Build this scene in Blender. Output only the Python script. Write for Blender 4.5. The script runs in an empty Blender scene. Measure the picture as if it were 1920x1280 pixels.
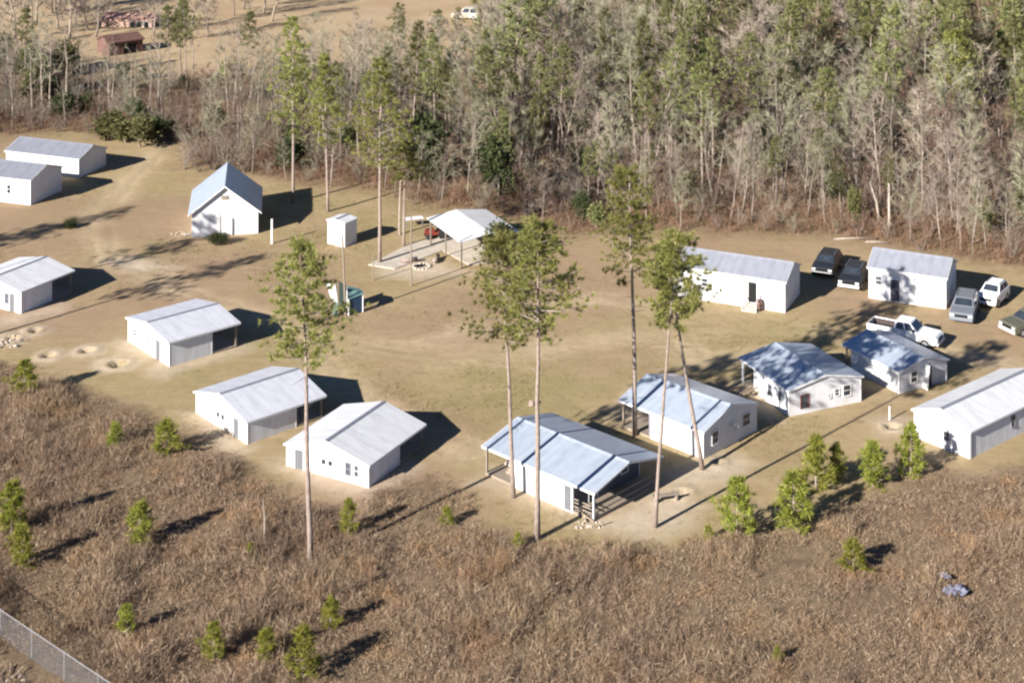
import bpy, math, random
import numpy as np
from mathutils import Vector, Matrix

R = math.radians
scene = bpy.context.scene
col = scene.collection

# ------------------------------------------------------------------ camera
CAM_H, FPX, HOR = 50.0, 3100.0, -550.0          # camera height (m), focal length in pixels of a 1920 wide frame, row of the horizon
cam_d = bpy.data.cameras.new('camera')
cam = bpy.data.objects.new('camera', cam_d); col.objects.link(cam)
cam.location = (0, 0, CAM_H); cam.rotation_euler = (R(90), 0, 0)
cam_d.sensor_width = 36; cam_d.lens = 36 * FPX / 1920
cam_d.shift_y = -(640 - HOR) / 1920
cam_d.clip_start = 1; cam_d.clip_end = 6000
scene.camera = cam

# ------------------------------------------------------------------ world and sun
SUN_EL, SUN_AZ = 24.0, 46.0                      # light travels towards azimuth 46 deg from +X
world = bpy.data.worlds.new('World'); scene.world = world; world.use_nodes = True
wn = world.node_tree; bg = wn.nodes['Background']
sky = wn.nodes.new('ShaderNodeTexSky'); sky.sky_type = 'NISHITA'; sky.sun_disc = False
dx, dy = -math.cos(R(SUN_AZ)), -math.sin(R(SUN_AZ))
sky.sun_elevation = R(SUN_EL); sky.sun_rotation = math.atan2(dx, dy)
sky.air_density = 0.6; sky.dust_density = 0.0; sky.ozone_density = 5.0; sky.altitude = 800
wn.links.new(sky.outputs[0], bg.inputs[0]); bg.inputs[1].default_value = 0.05
sd = bpy.data.lights.new('sun', 'SUN'); sd.energy = 5.0; sd.angle = R(0.5); sd.color = (1.0, 0.94, 0.86)
sun = bpy.data.objects.new('sun', sd); col.objects.link(sun)
ld = Vector((math.cos(R(SUN_AZ)) * math.cos(R(SUN_EL)), math.sin(R(SUN_AZ)) * math.cos(R(SUN_EL)), -math.sin(R(SUN_EL))))
sun.rotation_euler = ld.to_track_quat('-Z', 'Y').to_euler(); sun.location = (-40, 60, 60)
vs = scene.view_settings; scene.display_settings.display_device = 'sRGB'
vs.view_transform = 'Standard'; vs.look = 'None'; vs.exposure = 1.35; vs.gamma = 1
scene.cycles.max_bounces = 6; scene.cycles.diffuse_bounces = 3; scene.cycles.glossy_bounces = 2
scene.cycles.transparent_max_bounces = 4; scene.cycles.pixel_filter_type = 'BLACKMAN_HARRIS'; scene.cycles.filter_width = 2.3

rng = np.random.default_rng(11)
rnd = random.Random(5)

def gp(px, py, z=0.0):                            # point of the ground (or of height z) that the photograph shows at this pixel
    k = (CAM_H - z) / (py - HOR)
    return (k * (px - 960), k * FPX)
def GP(pts): return np.array([gp(*p) for p in pts])

# ------------------------------------------------------------------ materials
def nt(name):
    m = bpy.data.materials.new(name); m.use_nodes = True
    n = m.node_tree
    return m, n.nodes, n.links, n.nodes['Principled BSDF']

def mat(name, c1, c2=None, scale=3.0, rough=0.7, metal=0.0, bump=0.0, coords='Object', stretch=(1, 1, 1), spec=0.3, detail=4.0):
    m, N, L, b = nt(name)
    b.inputs['Roughness'].default_value = rough; b.inputs['Metallic'].default_value = metal
    b.inputs['Specular IOR Level'].default_value = spec
    if c2 is None: c2 = tuple(x * 0.82 for x in c1)
    tc = N.new('ShaderNodeTexCoord'); mp = N.new('ShaderNodeMapping'); mp.inputs['Scale'].default_value = stretch
    no = N.new('ShaderNodeTexNoise'); no.inputs['Scale'].default_value = scale; no.inputs['Detail'].default_value = detail
    L.new(tc.outputs[coords], mp.inputs[0]); L.new(mp.outputs[0], no.inputs['Vector'])
    rp = N.new('ShaderNodeValToRGB'); rp.color_ramp.elements[0].position = 0.3; rp.color_ramp.elements[1].position = 0.7
    rp.color_ramp.elements[0].color = (*c2, 1); rp.color_ramp.elements[1].color = (*c1, 1)
    L.new(no.outputs['Fac'], rp.inputs[0]); L.new(rp.outputs[0], b.inputs['Base Color'])
    if bump:
        bm = N.new('ShaderNodeBump'); bm.inputs['Strength'].default_value = bump; bm.inputs['Distance'].default_value = 0.03
        L.new(no.outputs['Fac'], bm.inputs['Height']); L.new(bm.outputs[0], b.inputs['Normal'])
    return m

def ribbed(name, c1, c2, period, axis, depth=0.02, rough=0.5, metal=0.0, spec=0.4, stain=0.25, edge=0.12):
    """sheet with raised ribs every `period` metres along a local axis, plus patchy weathering"""
    m, N, L, b = nt(name)
    b.inputs['Roughness'].default_value = rough; b.inputs['Metallic'].default_value = metal; b.inputs['Specular IOR Level'].default_value = spec
    tc = N.new('ShaderNodeTexCoord'); sp = N.new('ShaderNodeSeparateXYZ'); L.new(tc.outputs['Object'], sp.inputs[0])
    d = N.new('ShaderNodeMath'); d.operation = 'DIVIDE'; L.new(sp.outputs[axis], d.inputs[0]); d.inputs[1].default_value = period
    f = N.new('ShaderNodeMath'); f.operation = 'FRACT'; L.new(d.outputs[0], f.inputs[0])
    pp = N.new('ShaderNodeMath'); pp.operation = 'PINGPONG'; L.new(f.outputs[0], pp.inputs[0]); pp.inputs[1].default_value = 0.5
    mr = N.new('ShaderNodeMapRange'); mr.inputs['From Min'].default_value = 0.0; mr.inputs['From Max'].default_value = edge; L.new(pp.outputs[0], mr.inputs[0])
    bm = N.new('ShaderNodeBump'); bm.inputs['Strength'].default_value = 0.6; bm.inputs['Distance'].default_value = depth; bm.invert = True
    L.new(mr.outputs[0], bm.inputs['Height']); L.new(bm.outputs[0], b.inputs['Normal'])
    no = N.new('ShaderNodeTexNoise'); no.inputs['Scale'].default_value = 0.9; no.inputs['Detail'].default_value = 6
    mp = N.new('ShaderNodeMapping'); st = [1, 1, 1]; st[(axis)] = 2.2; mp.inputs['Scale'].default_value = st
    L.new(tc.outputs['Object'], mp.inputs[0]); L.new(mp.outputs[0], no.inputs['Vector'])
    mx = N.new('ShaderNodeMix'); mx.data_type = 'RGBA'; mx.inputs['A'].default_value = (*c1, 1); mx.inputs['B'].default_value = (*c2, 1)
    r2 = N.new('ShaderNodeMapRange'); r2.inputs['From Min'].default_value = 0.42; r2.inputs['From Max'].default_value = 0.72; r2.inputs['To Max'].default_value = 1.0
    L.new(no.outputs['Fac'], r2.inputs[0]); L.new(r2.outputs[0], mx.inputs['Factor'])
    # each sheet a touch different
    fl = N.new('ShaderNodeMath'); fl.operation = 'FLOOR'; L.new(d.outputs[0], fl.inputs[0])
    wh = N.new('ShaderNodeTexWhiteNoise'); wh.noise_dimensions = '1D'; L.new(fl.outputs[0], wh.inputs['W'])
    hs = N.new('ShaderNodeHueSaturation'); L.new(mx.outputs['Result'], hs.inputs['Color'])
    r3 = N.new('ShaderNodeMapRange'); r3.inputs['To Min'].default_value = 0.93; r3.inputs['To Max'].default_value = 1.04; L.new(wh.outputs[0], r3.inputs[0])
    L.new(r3.outputs[0], hs.inputs['Value'])
    L.new(hs.outputs[0], b.inputs['Base Color'])
    return m

def leafy(name, dark, light, obj_var=0.25, trans=0.4):
    """foliage or twigs: every leaf (mesh island) has its own tone, every plant a slightly different one"""
    m, N, L, b = nt(name)
    out = N['Material Output']
    g = N.new('ShaderNodeNewGeometry'); oi = N.new('ShaderNodeObjectInfo')
    rp = N.new('ShaderNodeValToRGB'); rp.color_ramp.elements[0].color = (*dark, 1); rp.color_ramp.elements[1].color = (*light, 1)
    rp.color_ramp.elements[0].position = 0.1; rp.color_ramp.elements[1].position = 0.9
    L.new(g.outputs['Random Per Island'], rp.inputs[0])
    hs = N.new('ShaderNodeHueSaturation'); L.new(rp.outputs[0], hs.inputs['Color'])
    mr = N.new('ShaderNodeMapRange'); mr.inputs['To Min'].default_value = 1 - obj_var; mr.inputs['To Max'].default_value = 1 + obj_var
    L.new(oi.outputs['Random'], mr.inputs[0]); L.new(mr.outputs[0], hs.inputs['Value'])
    mh = N.new('ShaderNodeMapRange'); mh.inputs['To Min'].default_value = 0.485; mh.inputs['To Max'].default_value = 0.515
    L.new(oi.outputs['Random'], mh.inputs[0]); L.new(mh.outputs[0], hs.inputs['Hue'])
    L.new(hs.outputs[0], b.inputs['Base Color']); b.inputs['Roughness'].default_value = 0.75; b.inputs['Specular IOR Level'].default_value = 0.15
    if trans:
        t = N.new('ShaderNodeBsdfTranslucent'); L.new(hs.outputs[0], t.inputs[0])
        ms = N.new('ShaderNodeMixShader'); ms.inputs[0].default_value = trans
        L.new(b.outputs[0], ms.inputs[1]); L.new(t.outputs[0], ms.inputs[2]); L.new(ms.outputs[0], out.inputs[0])
    return m

M = {}
M['wall'] = ribbed('white_siding', (0.62, 0.63, 0.66), (0.54, 0.545, 0.55), 0.3, 1, 0.008, 0.6, edge=0.06)
M['wallx'] = ribbed('white_panel_siding', (0.64, 0.645, 0.67), (0.57, 0.57, 0.575), 0.4, 0, 0.008, 0.6, edge=0.06)
M['roof'] = ribbed('pale_metal_roof', (0.52, 0.53, 0.58), (0.45, 0.46, 0.51), 0.32, 1, 0.006, 0.42, 0.0)
M['roof_blue'] = ribbed('galvanised_metal_roof', (0.42, 0.475, 0.555), (0.35, 0.41, 0.50), 0.32, 1, 0.02, 0.32, 0.25)
M['roof_white'] = ribbed('white_metal_roof', (0.61, 0.615, 0.635), (0.53, 0.535, 0.55), 0.4, 1, 0.006, 0.4)
M['roof_mid'] = ribbed('lavender_grey_metal_roof', (0.26, 0.27, 0.315), (0.22, 0.23, 0.27), 0.32, 1, 0.012, 0.5)
M['roof_grey'] = ribbed('grey_metal_roof', (0.20, 0.21, 0.25), (0.165, 0.175, 0.205), 0.32, 1, 0.02, 0.5)
M['trim'] = mat('white_trim', (0.68, 0.68, 0.69), (0.6, 0.6, 0.59), 4)
M['grey_trim'] = mat('grey_trim', (0.2, 0.2, 0.23), None, 4)
M['glass'] = mat('dark_window_glass', (0.035, 0.045, 0.06), (0.02, 0.025, 0.035), 2, rough=0.08, spec=0.6)
M['pale_glass'] = mat('pale_curtained_glass', (0.085, 0.092, 0.115), (0.05, 0.055, 0.075), 3, rough=0.15, spec=0.5)
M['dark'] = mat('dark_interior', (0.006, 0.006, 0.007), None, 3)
M['door'] = mat('pale_door', (0.13, 0.135, 0.15), None, 3)
M['red_frame'] = mat('dull_red_frame', (0.25, 0.09, 0.08), (0.18, 0.07, 0.06), 5)
M['post'] = mat('weathered_post', (0.26, 0.215, 0.17), (0.16, 0.13, 0.10), 6, stretch=(6, 6, 1))
M['grey_post'] = mat('grey_painted_post', (0.45, 0.47, 0.5), None, 6)
M['deck'] = mat('porch_boards', (0.30, 0.25, 0.2), (0.2, 0.165, 0.13), 5, stretch=(8, 1, 1))
M['concrete'] = mat('pale_concrete', (0.50, 0.45, 0.38), (0.38, 0.335, 0.275), 1.4, rough=0.9, bump=0.2)
M['stone'] = mat('pale_rubble', (0.52, 0.46, 0.39), (0.36, 0.31, 0.26), 5, rough=0.9, bump=0.4)
M['bark'] = mat('pine_bark', (0.33, 0.265, 0.225), (0.17, 0.13, 0.11), 5, rough=0.95, bump=0.6, stretch=(3, 3, 0.7))
M['bark_grey'] = mat('grey_bark', (0.34, 0.285, 0.235), (0.21, 0.17, 0.14), 4, rough=0.95, stretch=(2, 2, 0.5))
M['bark_dark'] = mat('brown_grey_bark', (0.24, 0.20, 0.17), (0.13, 0.105, 0.09), 4, rough=0.95, stretch=(2, 2, 0.5))
M['snag'] = mat('bleached_wood', (0.46, 0.41, 0.35), (0.34, 0.29, 0.24), 6, stretch=(5, 5, 1))
M['wood'] = mat('weathered_lumber', (0.38, 0.30, 0.22), (0.24, 0.18, 0.13), 5, stretch=(1, 8, 1))
M['needle'] = leafy('pine_needles', (0.10, 0.113, 0.03), (0.42, 0.41, 0.13))
M['needle_young'] = leafy('young_pine_needles', (0.12, 0.138, 0.02), (0.40, 0.40, 0.08), 0.15)
M['needle_far'] = leafy('woodland_pine_needles', (0.085, 0.092, 0.034), (0.33, 0.33, 0.14), 0.3)
M['evergreen'] = leafy('dark_evergreen_leaves', (0.036, 0.05, 0.024), (0.13, 0.15, 0.062))
M['twig'] = leafy('grey_twigs', (0.185, 0.15, 0.122), (0.415, 0.35, 0.29), 0.3, 0)
M['twig_moss'] = leafy('lichen_green_twigs', (0.17, 0.16, 0.105), (0.38, 0.365, 0.26), 0.25, 0)
M['twig_brown'] = leafy('brown_brush_twigs', (0.10, 0.062, 0.046), (0.27, 0.18, 0.135), 0.3, 0)
M['twig_rust'] = leafy('rusty_brush_twigs', (0.085, 0.046, 0.032), (0.26, 0.155, 0.105), 0.3, 0)
M['scrub'] = None
M['porch_shade'] = mat('painted_porch_shade', (0.10, 0.11, 0.13), (0.07, 0.075, 0.09), 4, stretch=(1, 1, 8))  # dark tone that puts the porch shade into colour
M['tyre'] = mat('tyre_rubber', (0.025, 0.025, 0.027), None, 8)
M['rim'] = mat('wheel_rim', (0.45, 0.45, 0.47), None, 8, rough=0.35, metal=0.6)
def paint(name, c): return mat(name, c, tuple(x * 0.93 for x in c), 1.2, rough=0.28, spec=0.5)
M['paint_white'] = paint('white_car_paint', (0.78, 0.78, 0.79))
M['paint_black'] = paint('black_car_paint', (0.02, 0.022, 0.027))
M['paint_grey'] = paint('grey_car_paint', (0.16, 0.175, 0.20))
M['paint_olive'] = paint('olive_paint', (0.10, 0.098, 0.07))
M['bumper'] = mat('silver_bumper', (0.6, 0.6, 0.6), None, 3, rough=0.3)
M['lamp'] = mat('headlamp_glass', (0.6, 0.62, 0.62), None, 5, rough=0.1)
M['bed'] = mat('truck_bed_liner', (0.06, 0.045, 0.045), None, 6)
M['teal'] = mat('faded_teal_tarp', (0.12, 0.205, 0.195), (0.085, 0.16, 0.155), 2)
M['evergreen_cloth'] = mat('dark_green_tarp', (0.03, 0.05, 0.045), None, 2)
M['blue'] = mat('blue_tarp', (0.03, 0.065, 0.12), None, 2)
M['red_roof'] = ribbed('red_metal_roof', (0.42, 0.25, 0.20), (0.34, 0.21, 0.17), 0.5, 1, 0.02, 0.5)
M['rust'] = mat('rust_red_boards', (0.16, 0.085, 0.07), (0.11, 0.06, 0.05), 3)
M['red'] = mat('red_paint', (0.2, 0.035, 0.025), None, 4)
M['wire'] = mat('galvanised_wire', (0.27, 0.27, 0.28), None, 9, rough=0.5)
M['tarp_pale'] = mat('pale_blue_plastic', (0.24, 0.25, 0.33), (0.17, 0.175, 0.24), 5)

# ------------------------------------------------------------------ mesh helpers
class MB:
    def __init__(s): s.v = []; s.f = []; s.mi = []; s.cur = 0
    def poly(s, pts, faces):
        n = len(s.v); s.v += [tuple(p) for p in pts]
        for f in faces: s.f.append([n + i for i in f]); s.mi.append(s.cur)
    def box(s, x0, x1, y0, y1, z0, z1):
        s.poly([(x0, y0, z0), (x1, y0, z0), (x1, y1, z0), (x0, y1, z0), (x0, y0, z1), (x1, y0, z1), (x1, y1, z1), (x0, y1, z1)],
               [(0, 3, 2, 1), (4, 5, 6, 7), (0, 1, 5, 4), (1, 2, 6, 5), (2, 3, 7, 6), (3, 0, 4, 7)])
    def prism(s, prof, y0, y1):                    # profile in XZ (counter-clockwise seen from -Y), pushed along Y
        n = len(prof); p = [(x, y0, z) for x, z in prof] + [(x, y1, z) for x, z in prof]
        s.poly(p, [tuple(range(n)), tuple(range(2 * n - 1, n - 1, -1))] + [(i, n + i, n + (i + 1) % n, (i + 1) % n) for i in range(n)])
    def prism_y(s, prof, x0, x1):                  # profile in YZ pushed along X
        n = len(prof); p = [(x0, y, z) for y, z in prof] + [(x1, y, z) for y, z in prof]
        s.poly(p, [tuple(range(n - 1, -1, -1)), tuple(range(n, 2 * n))] + [(i, (i + 1) % n, n + (i + 1) % n, n + i) for i in range(n)])
    def tube(s, pts, radii, seg=6, cap=True):
        pts = [Vector(p) for p in pts]; n0 = len(s.v); k = len(pts)
        for i, p in enumerate(pts):
            t = (pts[min(i + 1, k - 1)] - pts[max(i - 1, 0)]).normalized()
            a = t.orthogonal().normalized() if abs(t.z) < 0.9 else Vector((1, 0, 0)).cross(t).normalized()
            b = t.cross(a)
            for j in range(seg):
                w = 2 * math.pi * j / seg
                s.v.append(tuple(p + (a * math.cos(w) + b * math.sin(w)) * radii[i]))
        for i in range(k - 1):
            for j in range(seg):
                q = n0 + i * seg; s.f.append([q + j, q + (j + 1) % seg, q + seg + (j + 1) % seg, q + seg + j]); s.mi.append(s.cur)
        if cap:
            s.f.append([n0 + j for j in range(seg)][::-1]); s.mi.append(s.cur)
            s.f.append([n0 + (k - 1) * seg + j for j in range(seg)]); s.mi.append(s.cur)
    def cyl(s, c, r, h, seg=12, axis='z'):
        c = Vector(c); d = {'z': Vector((0, 0, h)), 'x': Vector((h, 0, 0)), 'y': Vector((0, h, 0))}[axis]
        s.tube([c, c + d], [r, r], seg)
    def tri_cloud(s, arr):                          # (n,3,3) loose triangles
        n = len(s.v); k = len(arr)
        s.v += [tuple(p) for p in arr.reshape(-1, 3)]
        s.f += [[n + 3 * i, n + 3 * i + 1, n + 3 * i + 2] for i in range(k)]; s.mi += [s.cur] * k
    def mesh(s, name, mats, smooth=False):
        me = bpy.data.meshes.new(name); me.from_pydata(s.v, [], s.f)
        for m in (mats if isinstance(mats, (list, tuple)) else [mats]): me.materials.append(m)
        if any(s.mi): me.polygons.foreach_set('material_index', s.mi)
        if smooth: me.polygons.foreach_set('use_smooth', [True] * len(me.polygons))
        me.update(); return me
    def build(s, name, mats, parent=None, smooth=False, bevel=0, label=None):
        o = bpy.data.objects.new(name, s.mesh(name, mats, smooth)); col.objects.link(o)
        if parent: o.parent = parent
        if bevel:
            bv = o.modifiers.new('bevel', 'BEVEL'); bv.width = bevel; bv.segments = 2; bv.limit_method = 'ANGLE'; bv.angle_limit = R(40)
        if label: o['label'] = label
        return o

def soup_mesh(name, tri, m):                        # fast mesh of loose triangles from an (n,3,3) array
    tri = np.ascontiguousarray(tri, dtype=np.float32); n = len(tri)
    me = bpy.data.meshes.new(name)
    me.vertices.add(3 * n); me.vertices.foreach_set('co', tri.reshape(-1))
    me.loops.add(3 * n); me.loops.foreach_set('vertex_index', np.arange(3 * n, dtype=np.int32))
    me.polygons.add(n); me.polygons.foreach_set('loop_start', np.arange(0, 3 * n, 3, dtype=np.int32))
    me.materials.append(m); me.update(calc_edges=True); return me

def link(name, me, parent=None):
    o = bpy.data.objects.new(name, me); col.objects.link(o)
    if parent: o.parent = parent
    return o
def tag(o, label=None, cat=None, group=None, kind=None):
    if label: o['label'] = label
    if cat: o['category'] = cat
    if group: o['group'] = group
    if kind: o['kind'] = kind
    return o
def thing(name, label, cat, loc=(0, 0, 0), rz=0.0, group=None):
    o = bpy.data.objects.new(name, None); col.objects.link(o); o.empty_display_size = 0.3
    o.location = (*loc, 0) if len(loc) == 2 else loc; o.rotation_euler.z = rz
    return tag(o, label, cat, group)
def copy_tree(o, parent=None):
    c = o.copy(); col.objects.link(c)
    if parent: c.parent = parent
    for ch in list(o.children): copy_tree(ch, c)
    return c

# value noise for placing and painting
_ng = rng.random((128, 128))
def vnoise(x, y, s):
    x = np.asarray(x, float) / s + 37.3; y = np.asarray(y, float) / s + 11.7
    xi = np.floor(x).astype(int); yi = np.floor(y).astype(int); fx = x - xi; fy = y - yi
    fx = fx * fx * (3 - 2 * fx); fy = fy * fy * (3 - 2 * fy)
    g = lambda a, b: _ng[a % 128, b % 128]
    return (g(xi, yi) * (1 - fx) + g(xi + 1, yi) * fx) * (1 - fy) + (g(xi, yi + 1) * (1 - fx) + g(xi + 1, yi + 1) * fx) * fy
def fbm(x, y, s): return (vnoise(x, y, s) + 0.5 * vnoise(x, y, s / 2.1) + 0.25 * vnoise(x, y, s / 4.3)) / 1.75
def inside(px, py, poly):
    r = np.zeros(np.shape(px), bool); n = len(poly)
    for i in range(n):
        x0, y0 = poly[i]; x1, y1 = poly[(i + 1) % n]
        c = ((y0 > py) != (y1 > py)); t = (py - y0) / (y1 - y0 + 1e-12)
        r ^= c & (px < x0 + t * (x1 - x0))
    return r
def dist_line(px, py, pts, closed=False):
    d = np.full(np.shape(px), 1e9); n = len(pts)
    for i in range(n if closed else n - 1):
        x0, y0 = pts[i]; x1, y1 = pts[(i + 1) % n]
        vx, vy = x1 - x0, y1 - y0; t = np.clip(((px - x0) * vx + (py - y0) * vy) / (vx * vx + vy * vy + 1e-9), 0, 1)
        d = np.minimum(d, np.hypot(px - x0 - t * vx, py - y0 - t * vy))
    return d
def soft(px, py, poly, w=1.0, jit=1.0):
    jx = (fbm(px, py, 3.0) - 0.5) * 2 * jit; jy = (fbm(px + 50, py - 20, 3.0) - 0.5) * 2 * jit
    d = dist_line(px + jx, py + jy, poly, True); i = inside(px + jx, py + jy, poly)
    return np.clip(np.where(i, 0.5 + d / w / 2, 0.5 - d / w / 2), 0, 1)

# ------------------------------------------------------------------ where things grow
SCRUB_EDGE = [(-260, 655), (-100, 670), (0, 685), (60, 700), (130, 735), (210, 750), (275, 775), (310, 800), (370, 815), (425, 850), (480, 880), (540, 915), (600, 955), (655, 985), (715, 925), (745, 900), (830, 905), (860, 935), (905, 985), (975, 1030), (1060, 1035), (1180, 1035), (1290, 1025), (1380, 1000), (1480, 985), (1570, 960), (1625, 925), (1700, 895), (1750, 880), (1800, 895), (1860, 890), (1925, 875), (2150, 850)]
SCRUB = np.vstack([GP(SCRUB_EDGE), [[60, 70], [-60, 70]]])
WOOD_EDGE = [(-500, 300), (-200, 285), (0, 255), (120, 248), (210, 255), (300, 262), (335, 268), (352, 312), (420, 318), (490, 330), (560, 348), (640, 352), (700, 358), (780, 385), (860, 398), (940, 412), (1010, 428), (1060, 440), (1130, 436), (1220, 432), (1320, 436), (1420, 438), (1520, 440), (1620, 450), (1720, 470), (1820, 490), (1920, 505), (2100, 535), (2400, 570)]
WOOD_BACK = [(2400, -60), (960, -60), (900, 120), (800, 128), (700, 130), (600, 140), (500, 150), (420, 140), (340, 150), (260, 150), (160, 135), (60, 110), (-60, 90), (-500, 90)]
WOOD = np.vstack([GP(WOOD_EDGE), GP(WOOD_BACK)])
SAND = [GP(p) for p in ([(890, 905), (960, 915), (1000, 940), (1090, 985), (1140, 995), (1230, 1010), (1290, 985), (1300, 940), (1265, 895), (1200, 930), (1120, 960), (1000, 905), (930, 880)],
                        [(1235, 890), (1300, 870), (1370, 850), (1410, 870), (1370, 905), (1300, 915), (1250, 910)],
                        [(345, 775), (372, 770), (470, 835), (450, 850), (400, 830)], [(520, 870), (540, 862), (690, 915), (760, 870), (770, 885), (695, 935), (600, 905)],
                        [(220, 640), (245, 635), (320, 690), (450, 650), (455, 660), (320, 705), (240, 665)],
                        [(0, 595), (40, 592), (110, 570), (112, 580), (45, 605), (0, 612)],
                        [(700, 505), (780, 470), (840, 500), (870, 510), (800, 525), (730, 520)],
                        [(1190, 730), (1290, 780), (1230, 810), (1160, 790)], [(1375, 715), (1440, 735), (1460, 790), (1395, 760)],
                        [(195, 485), (260, 480), (330, 500), (260, 510)], [(1650, 785), (1690, 785), (1700, 810), (1655, 812)])]
TRACK = [GP(p) for p in ([(1290, 600), (1150, 560), (1000, 575), (880, 620), (760, 655)], [(560, 640), (640, 720), (760, 800), (880, 850)], [(1260, 612), (1300, 680), (1420, 660)], [(200, 490), (320, 535), (440, 580), (600, 640), (720, 664), (860, 672), (1000, 662), (1120, 640), (1260, 612), (1420, 620), (1560, 625), (1700, 640), (1900, 690)],
                         [(300, 275), (250, 330), (190, 400), (200, 490)], [(640, 640), (760, 655), (900, 662), (1040, 650)])]
LAWN = [GP(p) for p in ([(620, 690), (760, 690), (960, 690), (1150, 680), (1300, 660), (1380, 650), (1180, 760), (1000, 800), (900, 890), (840, 860), (740, 740)], [(200, 700), (330, 710), (480, 640), (560, 660), (380, 760), (300, 770)], [(620, 440), (720, 440), (700, 540), (640, 540)], [(370, 455), (560, 455), (420, 500), (300, 520)], [(0, 385), (200, 380), (330, 330), (320, 420), (180, 480), (0, 430)], [(1050, 560), (1250, 540), (1300, 600), (1100, 620)])]
WORN = [GP(p) for p in ([(240, 560), (430, 480), (620, 450), (640, 540), (500, 560), (330, 545)], [(930, 470), (1090, 450), (1260, 470), (1270, 560), (1080, 590), (900, 640), (720, 620), (860, 560)], [(1300, 450), (1640, 455), (1640, 480), (1320, 470)])]
PITS = [(165, 658, 1.1), (92, 667, 1.0), (220, 682, 1.35), (65, 620, 1.0), (20, 635, 1.2), (1280, 925, 0.9), (1345, 868, 0.7), (1672, 800, 0.8), (790, 497, 0.9)]

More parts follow.
